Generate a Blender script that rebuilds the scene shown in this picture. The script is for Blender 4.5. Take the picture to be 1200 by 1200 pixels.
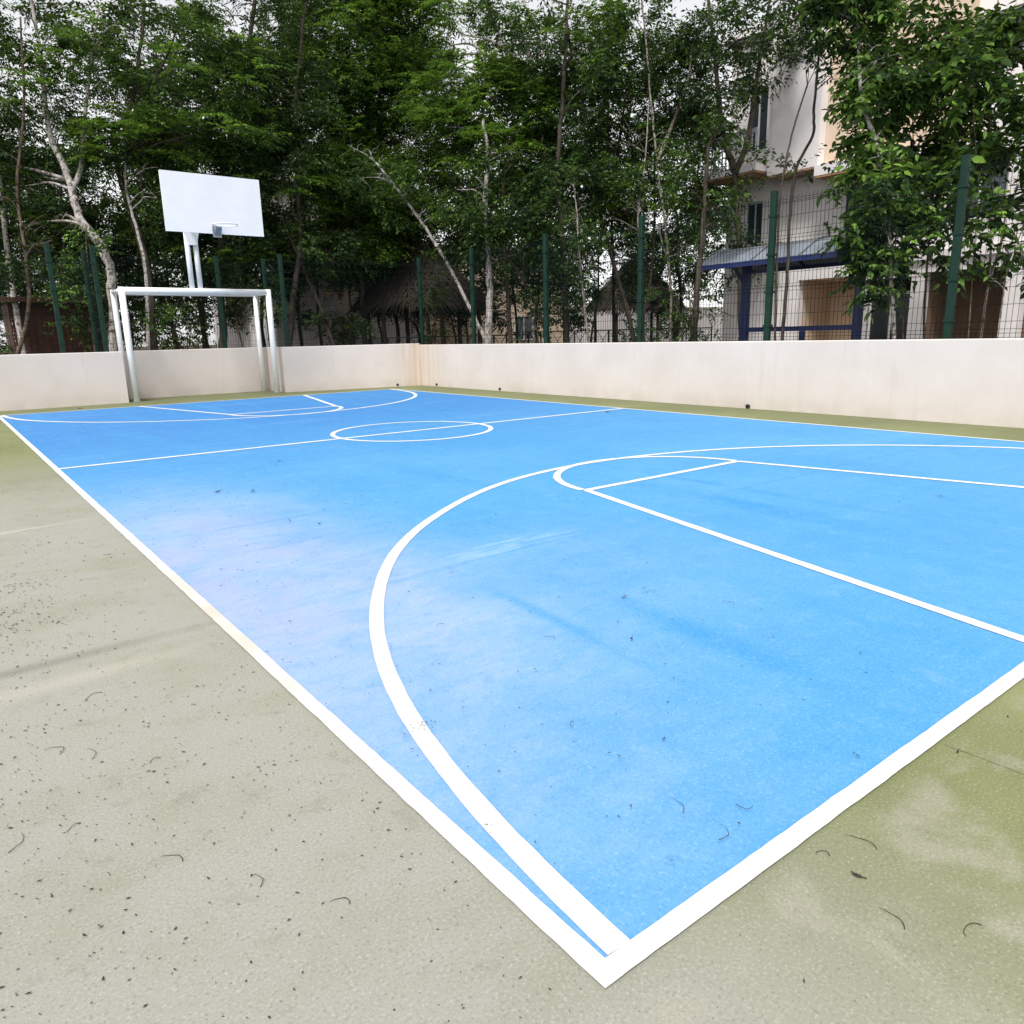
import bpy, math, random
import numpy as np
from mathutils import Vector, Matrix, noise

for o in list(bpy.data.objects):
    bpy.data.objects.remove(o)
SC = bpy.context.scene
COL = SC.collection
R = math.radians

# ------------------------------------------------------------------ camera
CAM = np.array([-0.819, -0.826, 1.2])
YAW, PIT, ROL, FPX = 0.649375922646623, -0.23157938004045878, -0.023537622354810567, 873.218
FW = np.array([math.sin(YAW) * math.cos(PIT), math.cos(YAW) * math.cos(PIT), math.sin(PIT)])
_r = np.array([math.cos(YAW), -math.sin(YAW), 0.0])
_u = np.cross(_r, FW)
RT = _r * math.cos(ROL) + _u * math.sin(ROL)
UP = -_r * math.sin(ROL) + _u * math.cos(ROL)
cd = bpy.data.cameras.new('camera')
cam = bpy.data.objects.new('camera', cd)
COL.objects.link(cam)
cd.sensor_width = 36.0
cd.lens = FPX / 1200.0 * 36.0
cd.clip_start = 0.05
cd.clip_end = 3000
cam.matrix_world = Matrix(((RT[0], UP[0], -FW[0], CAM[0]), (RT[1], UP[1], -FW[1], CAM[1]),
                           (RT[2], UP[2], -FW[2], CAM[2]), (0, 0, 0, 1)))
SC.camera = cam

# ------------------------------------------------------------------ sky, sun, exposure
SUN_EL, SUN_AZ = R(58), R(-35)      # azimuth measured from +y towards +x
w = bpy.data.worlds.new('World'); SC.world = w
w.use_nodes = True
nt = w.node_tree
for n in list(nt.nodes): nt.nodes.remove(n)
sky = nt.nodes.new('ShaderNodeTexSky'); sky.sky_type = 'NISHITA'; sky.sun_disc = False
sky.sun_elevation = SUN_EL; sky.sun_rotation = SUN_AZ
sky.air_density = 1.0; sky.dust_density = 1.0; sky.ozone_density = 1.0
hs = nt.nodes.new('ShaderNodeHueSaturation'); hs.inputs['Saturation'].default_value = 0.08
hs.inputs['Value'].default_value = 1.0
bg = nt.nodes.new('ShaderNodeBackground'); bg.inputs['Strength'].default_value = 0.15
wo = nt.nodes.new('ShaderNodeOutputWorld')
nt.links.new(sky.outputs[0], hs.inputs['Color']); nt.links.new(hs.outputs[0], bg.inputs['Color'])
nt.links.new(bg.outputs[0], wo.inputs['Surface'])
sd = bpy.data.lights.new('sun', 'SUN'); sd.energy = 2.1; sd.angle = R(14); sd.color = (1.0, 0.97, 0.93)
sun = bpy.data.objects.new('sun', sd); COL.objects.link(sun)
sdir = Vector((math.sin(SUN_AZ) * math.cos(SUN_EL), math.cos(SUN_AZ) * math.cos(SUN_EL), math.sin(SUN_EL)))
# the sun stands behind the camera's left shoulder
sdir = Vector((-0.45, -0.30, 0.84)).normalized()
sky.sun_elevation = math.asin(sdir.z); sky.sun_rotation = math.atan2(sdir.x, sdir.y)
sun.rotation_euler = sdir.to_track_quat('Z', 'Y').to_euler()
sun.location = (-20, -20, 40)
SC.view_settings.view_transform = 'Standard'
SC.view_settings.look = 'None'
SC.view_settings.exposure = 0.62
SC.view_settings.gamma = 1.0

# ------------------------------------------------------------------ helpers
def at(px, py, depth):
    """point seen at a photo pixel (1200 px wide photo), depth metres in front of the camera"""
    return CAM + depth * (FW + RT * ((px - 600.0) / FPX) - UP * ((py - 600.0) / FPX))

def depth_of(p):
    return float((np.asarray(p, float) - CAM) @ FW)

def walld(px):
    """distance (along the view axis) to the low wall in a given direction"""
    d = FW + RT * ((px - 600.0) / FPX)
    ts = []
    for i, lim in ((0, 9.5), (1, 16.9)):
        if d[i] > 1e-6:
            ts.append((lim - CAM[i]) / d[i])
    return min(ts)

def tag(o, label=None, cat=None, group=None, kind=None):
    if label: o['label'] = label
    if cat: o['category'] = cat
    if group: o['group'] = group
    if kind: o['kind'] = kind
    return o

def empty(name, loc, label, cat, group=None, rz=0.0):
    o = bpy.data.objects.new(name, None)
    o.empty_display_size = 0.2
    COL.objects.link(o)
    o.location = loc; o.rotation_euler = (0, 0, rz)
    return tag(o, label, cat, group)

def catmull(pts, n=4):
    pts = [np.asarray(p, float) for p in pts]
    if len(pts) < 3: n = max(n, 2)
    P = [2 * pts[0] - pts[1]] + pts + [2 * pts[-1] - pts[-2]]
    out = []
    for i in range(1, len(P) - 2):
        for k in range(n):
            t = k / n
            a, b, c, d = P[i - 1], P[i], P[i + 1], P[i + 2]
            out.append(0.5 * ((2 * b) + (-a + c) * t + (2 * a - 5 * b + 4 * c - d) * t * t + (-a + 3 * b - 3 * c + d) * t ** 3))
    out.append(P[-2])
    return out

class MB:
    def __init__(self):
        self.v = []; self.f = []; self.sm = []
    def quad(self, a, b, c, d, smooth=False):
        n = len(self.v); self.v += [tuple(a), tuple(b), tuple(c), tuple(d)]
        self.f.append((n, n + 1, n + 2, n + 3)); self.sm.append(smooth)
    def poly(self, pts, smooth=False):
        n = len(self.v); self.v += [tuple(p) for p in pts]
        self.f.append(tuple(range(n, n + len(pts)))); self.sm.append(smooth)
    def box(self, lo, hi, ax=None, org=(0, 0, 0), b=0.0):
        """box from lo to hi; ax = 3 direction vectors for a turned box; b = chamfer of all edges along the third axis"""
        x0, y0, z0 = lo; x1, y1, z1 = hi
        if b > 0:
            ring = [(x0 + b, y0), (x1 - b, y0), (x1, y0 + b), (x1, y1 - b), (x1 - b, y1), (x0 + b, y1), (x0, y1 - b), (x0, y0 + b)]
        else:
            ring = [(x0, y0), (x1, y0), (x1, y1), (x0, y1)]
        self.prism(ring, z0, z1, ax, org)
    def prism(self, ring, z0, z1, ax=None, org=(0, 0, 0)):
        m = len(ring); n = len(self.v)
        pts = [(x, y, z0) for x, y in ring] + [(x, y, z1) for x, y in ring]
        if ax is not None:
            A = [np.asarray(a, float) for a in ax]; O = np.asarray(org, float)
            pts = [tuple(O + A[0] * p[0] + A[1] * p[1] + A[2] * p[2]) for p in pts]
        else:
            pts = [(p[0] + org[0], p[1] + org[1], p[2] + org[2]) for p in pts]
        self.v += pts
        self.f.append(tuple(range(n + m - 1, n - 1, -1))); self.f.append(tuple(range(n + m, n + 2 * m)))
        self.sm += [False, False]
        for i in range(m):
            j = (i + 1) % m
            self.f.append((n + i, n + j, n + m + j, n + m + i)); self.sm.append(False)
    def bar(self, a, b, wd, ht=None, up=(0, 0, 1)):
        a = np.asarray(a, float); b = np.asarray(b, float); ht = ht or wd
        z = b - a; L = np.linalg.norm(z); z = z / L
        up = np.asarray(up, float)
        if abs(z @ up) > 0.95: up = np.array([1.0, 0, 0])
        x = np.cross(up, z); x /= np.linalg.norm(x); y = np.cross(z, x)
        self.box((-wd / 2, -ht / 2, 0), (wd / 2, ht / 2, L), (x, y, z), a)
    def tube(self, pts, rad, n=8, caps=True, wob=0.0, seed=0):
        pts = [np.asarray(p, float) for p in pts]
        m = len(pts)
        if not hasattr(rad, '__len__'): rad = [rad] * m
        rng = random.Random(seed)
        base = len(self.v)
        x = None
        for i in range(m):
            t = pts[min(i + 1, m - 1)] - pts[max(i - 1, 0)]
            t = t / (np.linalg.norm(t) + 1e-12)
            if x is None:
                ref = np.array([0, 0, 1.0]) if abs(t[2]) < 0.9 else np.array([1.0, 0, 0])
                x = np.cross(ref, t)
            else:
                x = x - t * (x @ t)
            x = x / (np.linalg.norm(x) + 1e-12); y = np.cross(t, x)
            for k in range(n):
                a = 2 * math.pi * k / n
                r = rad[i] * (1 + wob * (rng.random() - .5))
                self.v.append(tuple(pts[i] + (x * math.cos(a) + y * math.sin(a)) * r))
        for i in range(m - 1):
            for k in range(n):
                k2 = (k + 1) % n
                self.f.append((base + i * n + k, base + i * n + k2, base + (i + 1) * n + k2, base + (i + 1) * n + k)); self.sm.append(True)
        if caps:
            self.f.append(tuple(base + k for k in range(n - 1, -1, -1))); self.sm.append(False)
            self.f.append(tuple(base + (m - 1) * n + k for k in range(n))); self.sm.append(False)
    def build(self, name, mat, parent=None):
        me = bpy.data.meshes.new(name)
        off = np.zeros(3)
        o = bpy.data.objects.new(name, me)
        v = np.array(self.v, float)
        if parent is not None:
            q = parent
            while q is not None:
                v = v - np.array(q.location); q = q.parent
        me.from_pydata(v.tolist(), [], self.f)
        me.polygons.foreach_set('use_smooth', self.sm)
        me.update()
        me.materials.append(mat)
        COL.objects.link(o)
        if parent is not None: o.parent = parent
        return o

def copy_tree(o, parent=None):
    c = o.copy(); COL.objects.link(c)
    c.parent = parent
    for ch in list(o.children): copy_tree(ch, c)
    return c

# ------------------------------------------------------------------ materials
def newmat(name):
    m = bpy.data.materials.new(name); m.use_nodes = True
    t = m.node_tree
    for n in list(t.nodes): t.nodes.remove(n)
    out = t.nodes.new('ShaderNodeOutputMaterial')
    p = t.nodes.new('ShaderNodeBsdfPrincipled')
    t.links.new(p.outputs[0], out.inputs['Surface'])
    return m, t, p, out

class N:
    """small node-graph writer"""
    def __init__(self, t):
        self.t = t
        self.tc = t.nodes.new('ShaderNodeTexCoord')
    def co(self, scale=(1, 1, 1), which='Object', rot=(0, 0, 0), loc=(0, 0, 0)):
        mp = self.t.nodes.new('ShaderNodeMapping')
        mp.inputs['Scale'].default_value = scale; mp.inputs['Rotation'].default_value = rot; mp.inputs['Location'].default_value = loc
        self.t.links.new(self.tc.outputs[which], mp.inputs['Vector'])
        return mp.outputs[0]
    def noise(self, vec, scale, detail=4, rough=0.55, dist=0.0):
        n = self.t.nodes.new('ShaderNodeTexNoise')
        n.inputs['Scale'].default_value = scale; n.inputs['Detail'].default_value = detail
        n.inputs['Roughness'].default_value = rough; n.inputs['Distortion'].default_value = dist
        self.t.links.new(vec, n.inputs['Vector'])
        return n.outputs['Fac']
    def voro(self, vec, scale, out='Distance', rnd=1.0):
        n = self.t.nodes.new('ShaderNodeTexVoronoi'); n.inputs['Scale'].default_value = scale
        n.inputs['Randomness'].default_value = rnd
        self.t.links.new(vec, n.inputs['Vector']); return n.outputs[out]
    def ramp(self, fac, stops):
        n = self.t.nodes.new('ShaderNodeValToRGB'); cr = n.color_ramp
        while len(cr.elements) < len(stops): cr.elements.new(0.5)
        for e, (p, c) in zip(cr.elements, stops):
            e.position = p; e.color = (*c, 1) if hasattr(c, '__len__') else (c, c, c, 1)
        self.t.links.new(fac, n.inputs['Fac']); return n.outputs[0]
    def mr(self, v, a, b, c=0.0, d=1.0, smooth=True):
        n = self.t.nodes.new('ShaderNodeMapRange'); n.clamp = True
        if smooth: n.interpolation_type = 'SMOOTHSTEP'
        for i, x in enumerate((a, b, c, d)): n.inputs[i + 1].default_value = x
        self.link(v, n.inputs[0]); return n.outputs[0]
    def link(self, v, inp):
        if isinstance(v, (int, float)): inp.default_value = v
        elif isinstance(v, tuple): inp.default_value = (*v, 1) if len(v) == 3 and len(inp.default_value) == 4 else v
        else: self.t.links.new(v, inp)
    def math(self, op, a, b=0.0):
        n = self.t.nodes.new('ShaderNodeMath'); n.operation = op
        self.link(a, n.inputs[0]); self.link(b, n.inputs[1]); return n.outputs[0]
    def mix(self, f, a, b, mode='MIX'):
        n = self.t.nodes.new('ShaderNodeMix'); n.data_type = 'RGBA'; n.blend_type = mode
        self.link(f, n.inputs[0]); self.link(a, n.inputs[6]); self.link(b, n.inputs[7]); return n.outputs[2]
    def sep(self, vec):
        n = self.t.nodes.new('ShaderNodeSeparateXYZ'); self.t.links.new(vec, n.inputs[0]); return n.outputs
    def bump(self, h, strength, dist, p):
        n = self.t.nodes.new('ShaderNodeBump'); n.inputs['Strength'].default_value = strength; n.inputs['Distance'].default_value = dist
        self.t.links.new(h, n.inputs['Height']); self.t.links.new(n.outputs[0], p.inputs['Normal'])
    def spot(self, x, y, cx, cy, rx, ry, ang=0.0):
        """soft elliptical zone 1 at the middle, 0 at the rim (object coordinates)"""
        ca, sa = math.cos(ang), math.sin(ang)
        dx = self.math('SUBTRACT', x, cx); dy = self.math('SUBTRACT', y, cy)
        u = self.math('ADD', self.math('MULTIPLY', dx, ca / rx), self.math('MULTIPLY', dy, sa / rx))
        v = self.math('ADD', self.math('MULTIPLY', dx, -sa / ry), self.math('MULTIPLY', dy, ca / ry))
        d = self.math('SQRT', self.math('ADD', self.math('MULTIPLY', u, u), self.math('MULTIPLY', v, v)))
        return self.mr(d, 1.0, 0.0)

def simple(name, col, rough=0.6, var=0.12, scale=6.0, metal=0.0, bump=0.0, bscale=40, spec=0.5):
    m, t, p, o = newmat(name); g = N(t)
    f = g.noise(g.co(), scale, 5)
    dark = tuple(c * (1 - var) for c in col); lite = tuple(min(1, c * (1 + var)) for c in col)
    t.links.new(g.ramp(f, [(0.3, dark), (0.7, lite)]), p.inputs['Base Color'])
    p.inputs['Roughness'].default_value = rough; p.inputs['Metallic'].default_value = metal
    p.inputs['Specular IOR Level'].default_value = spec
    if bump > 0: g.bump(g.noise(g.co(), bscale, 4), bump, 0.01, p)
    return m

def mat_court():
    m, t, p, o = newmat('blue_court_paint'); g = N(t)
    c = g.co(); x, y, z = g.sep(c)
    big = g.noise(c, 0.55, 5, 0.55, 0.6)
    col = g.ramp(big, [(0.3, (0.066, 0.300, 0.60)), (0.7, (0.096, 0.345, 0.63))])
    # deeper blue towards the far end: tree shade put into the colour
    far = g.mr(y, 3.5, 12.0)
    col = g.mix(g.math('MULTIPLY', far, 0.75), col, (0.034, 0.190, 0.53))
    # brushed swathes along both directions of the court
    s1 = g.noise(g.co((2.6, 0.22, 1)), 1.0, 5, 0.6, 0.5)
    s2 = g.noise(g.co((0.25, 2.4, 1), loc=(3, 7, 0)), 1.0, 5, 0.6, 0.6)
    col = g.mix(g.mr(s1, 0.52, 0.72, 0, 0.50), col, (0.052, 0.300, 0.61))
    col = g.mix(g.mr(s2, 0.54, 0.74, 0, 0.30), col, (0.15, 0.39, 0.68))
    # worn, chalky area near the left sideline
    wear = g.spot(x, y, 0.30, 2.6, 1.55, 4.2, -0.12)
    wear2 = g.spot(x, y, 1.3, 1.9, 2.2, 1.7, 0.2)
    wear3 = g.spot(x, y, 0.3, 5.2, 1.6, 2.4, 0.0)
    wn = g.noise(c, 1.8, 9, 0.68, 0.5)
    wsum = g.math('ADD', g.math('MULTIPLY', wear, 1.35), g.math('MULTIPLY', wear2, 0.45))
    wsum = g.math('ADD', wsum, g.math('MULTIPLY', wear3, 0.45))
    wm = g.math('MULTIPLY', wsum, g.mr(wn, 0.30, 0.70, 0.45, 1.0))
    wm = g.math('MINIMUM', wm, 1.0)
    streak = g.noise(g.co((1.6, 5.0, 1)), 2.4, 8, 0.72, 0.8)
    wm = g.math('MULTIPLY', wm, g.mr(streak, 0.35, 0.62, 0.62, 1.0))
    col = g.mix(g.math('MULTIPLY', wm, 0.80), col, (0.34, 0.45, 0.72))
    pink = g.math('MULTIPLY', g.spot(x, y, 0.25, 3.1, 1.15, 2.9, -.08), g.mr(g.noise(c, 1.3, 7, .65), 0.36, 0.62, .25, 1.0))
    col = g.mix(g.math('MULTIPLY', pink, 0.62), col, (0.42, 0.41, 0.60))
    # pale scrape marks
    sc = g.math('MULTIPLY', g.spot(x, y, 1.75, 2.55, 0.75, 0.20, 0.06), g.mr(g.noise(g.co((1.5, 16, 1)), 1.6, 5, 0.6), 0.44, 0.62))
    col = g.mix(g.math('MULTIPLY', sc, 0.6), col, (0.42, 0.58, 0.85))
    for (bx_, by_, rx_, ry_, an_, am_) in ((1.1, 2.42, 1.0, .05, .05, .5), (1.2, 4.15, 1.4, .06, .03, .4), (2.0, 5.2, 1.6, .07, .02, .35), (1.0, 3.5, 1.0, .04, .08, .4)):
        bm = g.math('MULTIPLY', g.spot(x, y, bx_, by_, rx_, ry_, an_), g.mr(g.noise(g.co((.8, 4, 1)), 2.5, 6, .65), .35, .6, .2, 1.0))
        col = g.mix(g.math('MULTIPLY', bm, am_), col, (0.05, 0.27, 0.58))
    # darker bands of repainted surface running up the court
    for (bx_, by_, rx_, ry_, an_, am_) in ((3.6, 2.2, .22, 1.9, -.02, .9), (4.05, 2.6, .10, 2.2, .0, .7), (1.50, 1.0, .13, 1.3, -.06, .75), (2.6, 4.8, .25, 2.0, .05, .55), (1.15, 1.5, .07, 1.2, -.06, .6)):
        bm = g.math('MULTIPLY', g.spot(x, y, bx_, by_, rx_, ry_, an_), g.mr(g.noise(g.co((3, .8, 1)), 2.0, 6, .65), .3, .6, .3, 1.0))
        col = g.mix(g.math('MULTIPLY', bm, am_), col, (0.038, 0.270, 0.58))
    # damp green blot near the front corner
    bl = g.math('MULTIPLY', g.spot(x, y, 0.368, 0.157, 0.030, 0.022), g.mr(g.noise(c, 90, 3), 0.35, 0.6))
    col = g.mix(g.math('MULTIPLY', bl, 0.8), col, (0.05, 0.16, 0.30))
    # hairline joint across the court
    wob = g.math('MULTIPLY', g.math('SUBTRACT', g.noise(c, 2.5, 5, .6), .5), .10)
    dj = g.math('ABSOLUTE', g.math('SUBTRACT', g.math('ADD', y, wob), 2.62))
    jm = g.math('MULTIPLY', g.mr(dj, .007, .002), g.mr(x, 2.6, 4.5))
    col = g.mix(g.math('MULTIPLY', jm, .55), col, (0.02, 0.10, 0.28))
    # grit
    gr = g.noise(c, 120, 5, 0.8)
    col = g.mix(g.mr(gr, 0.53, 0.72, 0, 0.60), col, (0.48, 0.62, 0.80))
    col = g.mix(g.mr(gr, 0.47, 0.28, 0, 0.55), col, (0.018, 0.12, 0.36))
    mo = g.noise(c, 7, 7, 0.7, 0.3)
    col = g.mix(g.mr(mo, 0.52, 0.70, 0, 0.22), col, (0.26, 0.45, 0.72))
    col = g.mix(g.mr(mo, 0.46, 0.30, 0, 0.22), col, (0.030, 0.22, 0.53))
    sp = g.voro(c, 60, 'Distance')
    spm = g.math('MULTIPLY', g.mr(sp, 0.10, 0.04, 0, 0.30, False), g.mr(g.noise(c, 21, 3), .5, .62))
    col = g.mix(spm, col, (0.62, 0.70, 0.82))
    scf = g.noise(g.co((30, 4, 1), rot=(0, 0, .6)), 1.0, 6, .7, .3)
    scf2 = g.noise(g.co((5, 26, 1), rot=(0, 0, .25)), 1.0, 6, .7, .3)
    col = g.mix(g.math('MULTIPLY', g.mr(scf, .66, .74), g.mr(g.noise(c, .9, 3), .48, .62, 0, .45)), col, (0.35, 0.50, 0.72))
    col = g.mix(g.math('MULTIPLY', g.mr(scf2, .66, .74), g.mr(g.noise(g.co(loc=(4, 4, 0)), .9, 3), .48, .62, 0, .40)), col, (0.025, 0.18, 0.45))
    t.links.new(col, p.inputs['Base Color'])
    t.links.new(g.mr(wn, 0.3, 0.7, 0.62, 0.85), p.inputs['Roughness'])
    p.inputs['Specular IOR Level'].default_value = 0.3
    g.bump(gr, 0.35, 0.004, p)
    return m

def mat_apron():
    m, t, p, o = newmat('green_apron_paint'); g = N(t)
    c = g.co(); x, y, z = g.sep(c)
    big = g.noise(c, 0.8, 6, 0.6, 0.8)
    col = g.ramp(big, [(0.3, (0.165, 0.185, 0.078)), (0.7, (0.235, 0.250, 0.115))])
    left = g.math('MULTIPLY', g.mr(x, 1.2, -0.2), g.mr(y, 10.0, 5.0))
    wn = g.noise(c, 1.5, 9, 0.68, 0.4)
    band = g.noise(g.co((0.7, 2.2, 1)), 1.2, 8, 0.66, 0.6)
    wm = g.math('MULTIPLY', left, g.mr(g.math('ADD', wn, g.math('MULTIPLY', band, 0.8)), 0.55, 1.0, 0.60, 1.0))
    col = g.mix(g.math('MULTIPLY', wm, 0.95), col, (0.335, 0.332, 0.298))
    b1 = g.math('MULTIPLY', g.spot(x, y, -0.75, 2.42, 1.0, 0.075, 0.04), 0.85)
    col = g.mix(g.math('MULTIPLY', b1, 0.80), col, (0.195, 0.188, 0.155))
    b2 = g.spot(x, y, -0.65, 2.20, 0.85, 0.10, 0.04)
    col = g.mix(g.math('MULTIPLY', b2, 0.6), col, (0.43, 0.405, 0.34))
    b3 = g.spot(x, y, -0.75, 5.05, 0.95, 0.05, 0.12)
    col = g.mix(g.math('MULTIPLY', b3, 0.6), col, (0.52, 0.50, 0.42))
    rgt = g.math('MULTIPLY', g.mr(y, 0.0, -0.1), g.mr(g.noise(c, 3.0, 6, 0.65, 0.4), 0.50, 0.66))
    col = g.mix(g.math('MULTIPLY', rgt, 0.55), col, (0.36, 0.345, 0.28))
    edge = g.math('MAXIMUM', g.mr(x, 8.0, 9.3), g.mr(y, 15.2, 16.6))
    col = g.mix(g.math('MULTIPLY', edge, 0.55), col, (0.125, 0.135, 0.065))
    wob = g.math('MULTIPLY', g.math('SUBTRACT', g.noise(c, 4, 5, .6), .5), .05)
    dj = g.math('ABSOLUTE', g.math('SUBTRACT', g.math('ADD', x, wob), 1.38))
    jm = g.math('MULTIPLY', g.mr(dj, .004, .001), g.mr(y, .0, -.02))
    col = g.mix(g.math('MULTIPLY', jm, .7), col, (0.06, 0.06, 0.045))
    gr = g.noise(c, 125, 5, 0.8)
    col = g.mix(g.mr(gr, 0.53, 0.70, 0, 0.62), col, (0.58, 0.565, 0.50))
    col = g.mix(g.mr(gr, 0.47, 0.30, 0, 0.62), col, (0.085, 0.085, 0.06))
    mo = g.noise(c, 8, 7, 0.7, 0.3)
    col = g.mix(g.mr(mo, 0.46, 0.30, 0, 0.25), col, (0.15, 0.155, 0.10))
    sp = g.voro(c, 65, 'Distance')
    spm = g.math('MULTIPLY', g.mr(sp, 0.11, 0.05, 0, 0.32, False), g.mr(g.noise(c, 19, 3), .47, .62))
    col = g.mix(spm, col, (0.66, 0.64, 0.57))
    sp2 = g.voro(g.co(loc=(3, 1, 0)), 38, 'Distance')
    col = g.mix(g.mr(sp2, 0.09, 0.04, 0, 0.6, False), col, (0.06, 0.055, 0.04))
    t.links.new(col, p.inputs['Base Color'])
    p.inputs['Roughness'].default_value = 0.85
    p.inputs['Specular IOR Level'].default_value = 0.25
    g.bump(gr, 0.45, 0.004, p)
    return m

def mat_line():
    m, t, p, o = newmat('white_line_paint'); g = N(t)
    c = g.co(); x, y, z = g.sep(c)
    n = g.noise(c, 5, 6, 0.6)
    col = g.ramp(n, [(0.3, (0.72, 0.71, 0.69)), (0.7, (0.84, 0.84, 0.84))])
    dirt = g.math('MULTIPLY', g.spot(x, y, 0.0, 2.5, 0.9, 3.0), g.mr(g.noise(c, 3, 5), 0.3, 0.6, 0.4, 1.0))
    col = g.mix(g.math('MULTIPLY', dirt, 0.95), col, (0.58, 0.525, 0.455))
    chip = g.math('MULTIPLY', g.mr(g.noise(c, 38, 6, 0.75), 0.64, 0.70), g.mr(g.noise(c, 1.7, 3), .45, .65))
    col = g.mix(g.math('MULTIPLY', chip, 0.6), col, (0.38, 0.45, 0.52))
    gr = g.noise(c, 250, 3, 0.7)
    col = g.mix(g.mr(gr, 0.40, 0.28, 0, 0.5), col, (0.30, 0.33, 0.36))
    t.links.new(col, p.inputs['Base Color'])
    p.inputs['Roughness'].default_value = 0.7
    g.bump(gr, 0.25, 0.003, p)
    return m

def mat_wall():
    m, t, p, o = newmat('cream_render'); g = N(t)
    c = g.co(); x, y, z = g.sep(c)
    n = g.noise(c, 1.2, 6, 0.6)
    col = g.ramp(n, [(0.3, (0.63, 0.565, 0.525)), (0.7, (0.70, 0.635, 0.60))])
    st = g.noise(g.co((6, 6, 0.5)), 1.0, 5, 0.6)
    col = g.mix(g.mr(st, 0.56, 0.75, 0, 0.22), col, (0.50, 0.42, 0.35))
    low = g.math('MULTIPLY', g.mr(z, 0.30, 0.0), g.mr(g.noise(c, 2.2, 5), 0.35, 0.7, 0.2, 1.0))
    col = g.mix(g.math('MULTIPLY', low, 0.35), col, (0.42, 0.34, 0.27))
    cor = g.spot(x, y, 9.30, 16.4, 0.75, 1.4)
    run = g.mr(g.noise(g.co((9, 9, 0.35)), 1.0, 5, 0.6), 0.38, 0.62)
    col = g.mix(g.math('MULTIPLY', g.math('MULTIPLY', cor, run), 0.55), col, (0.52, 0.36, 0.20))
    t.links.new(col, p.inputs['Base Color'])
    p.inputs['Roughness'].default_value = 0.85
    p.inputs['Specular IOR Level'].default_value = 0.25
    g.bump(g.noise(c, 120, 4, 0.7), 0.25, 0.006, p)
    return m

def mat_bark(name, a, b, patch=None, scale=9):
    m, t, p, o = newmat(name); g = N(t)
    n = g.noise(g.co((1, 1, 0.35)), scale, 6, 0.65, 0.5)
    col = g.ramp(n, [(0.32, a), (0.68, b)])
    if patch:
        q = g.noise(g.co((1, 1, 0.7), loc=(4, 2, 1)), scale * 1.4, 5, 0.6, 0.8)
        col = g.mix(g.mr(q, 0.50, 0.60), col, patch)
    t.links.new(col, p.inputs['Base Color'])
    p.inputs['Roughness'].default_value = 0.9; p.inputs['Specular IOR Level'].default_value = 0.2
    g.bump(n, 0.7, 0.02, p)
    return m

def mat_leaf(name, dark, mid, lite, trans=0.35, scale=0.9):
    m, t, p, o = newmat(name); g = N(t)
    geo = t.nodes.new('ShaderNodeNewGeometry')
    n = g.noise(g.co(), scale, 3, 0.6)
    r = geo.outputs['Random Per Island']
    f = g.math('ADD', g.math('MULTIPLY', n, 0.75), g.math('MULTIPLY', r, 0.42))
    col = g.ramp(f, [(0.40, dark), (0.60, mid), (0.80, lite)])
    t.links.new(col, p.inputs['Base Color'])
    p.inputs['Roughness'].default_value = 0.5
    p.inputs['Specular IOR Level'].default_value = 0.16
    tr = t.nodes.new('ShaderNodeBsdfTranslucent')
    tcol = g.mix(0.35, col, (0.16, 0.27, 0.03), 'MIX')
    t.links.new(tcol, tr.inputs['Color'])
    mx = t.nodes.new('ShaderNodeMixShader'); mx.inputs[0].default_value = trans
    t.links.new(p.outputs[0], mx.inputs[1]); t.links.new(tr.outputs[0], mx.inputs[2])
    t.links.new(mx.outputs[0], o.inputs['Surface'])
    return m

M = {}
M['court'] = mat_court(); M['apron'] = mat_apron(); M['line'] = mat_line(); M['wall'] = mat_wall()
M['white_metal'] = simple('white_painted_steel', (0.86, 0.86, 0.87), 0.5, 0.05, 8)
M['board'] = simple('white_board_paint', (0.80, 0.81, 0.84), 0.5, 0.03, 3)
M['galv'] = simple('grey_steel_bracket', (0.30, 0.31, 0.33), 0.4, 0.15, 12, 0.6)
M['green_metal'] = simple('dark_green_coated_steel', (0.005, 0.028, 0.017), 0.6, 0.2, 8, spec=0.25)
M['green_wire'] = simple('dark_green_wire', (0.004, 0.010, 0.009), 0.8, 0.2, 8, spec=0.1)
M['blue_metal'] = simple('blue_painted_steel', (0.012, 0.024, 0.115), 0.4, 0.15, 8)
M['poly'] = simple('grey_roof_sheet', (0.26, 0.29, 0.34), 0.18, 0.15, 5)
M['thatch'] = simple('dry_palm_thatch', (0.048, 0.040, 0.034), 0.95, 0.55, 18, 0, 0.8, 60, 0.1)
M['pole_wood'] = simple('dark_round_timber', (0.075, 0.050, 0.032), 0.85, 0.3, 12)
M['shed_wood'] = simple('red_brown_boards', (0.062, 0.022, 0.013), 0.8, 0.3, 9, 0, 0.3, 30)
M['black_metal'] = simple('black_wrought_metal', (0.012, 0.012, 0.013), 0.5, 0.2, 9)
M['bwhite'] = simple('white_house_render', (0.82, 0.77, 0.76), 0.85, 0.07, 1.4, 0, 0.15, 60)
M['bbeige'] = simple('beige_house_render', (0.66, 0.52, 0.39), 0.85, 0.10, 1.5, 0, 0.15, 60)
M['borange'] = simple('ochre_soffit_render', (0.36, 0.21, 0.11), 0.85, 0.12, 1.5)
M['bbrown'] = simple('brown_porch_render', (0.24, 0.15, 0.10), 0.85, 0.12, 1.8)
M['glass'] = simple('dark_window_glass', (0.035, 0.045, 0.055), 0.08, 0.2, 2)
M['frame'] = simple('white_window_frame', (0.62, 0.62, 0.63), 0.4, 0.05, 5)
M['dark'] = simple('dark_door_glass', (0.018, 0.020, 0.022), 0.15, 0.2, 2)
M['terracotta'] = simple('terracotta_tiles', (0.34, 0.12, 0.05), 0.8, 0.25, 10)
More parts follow.
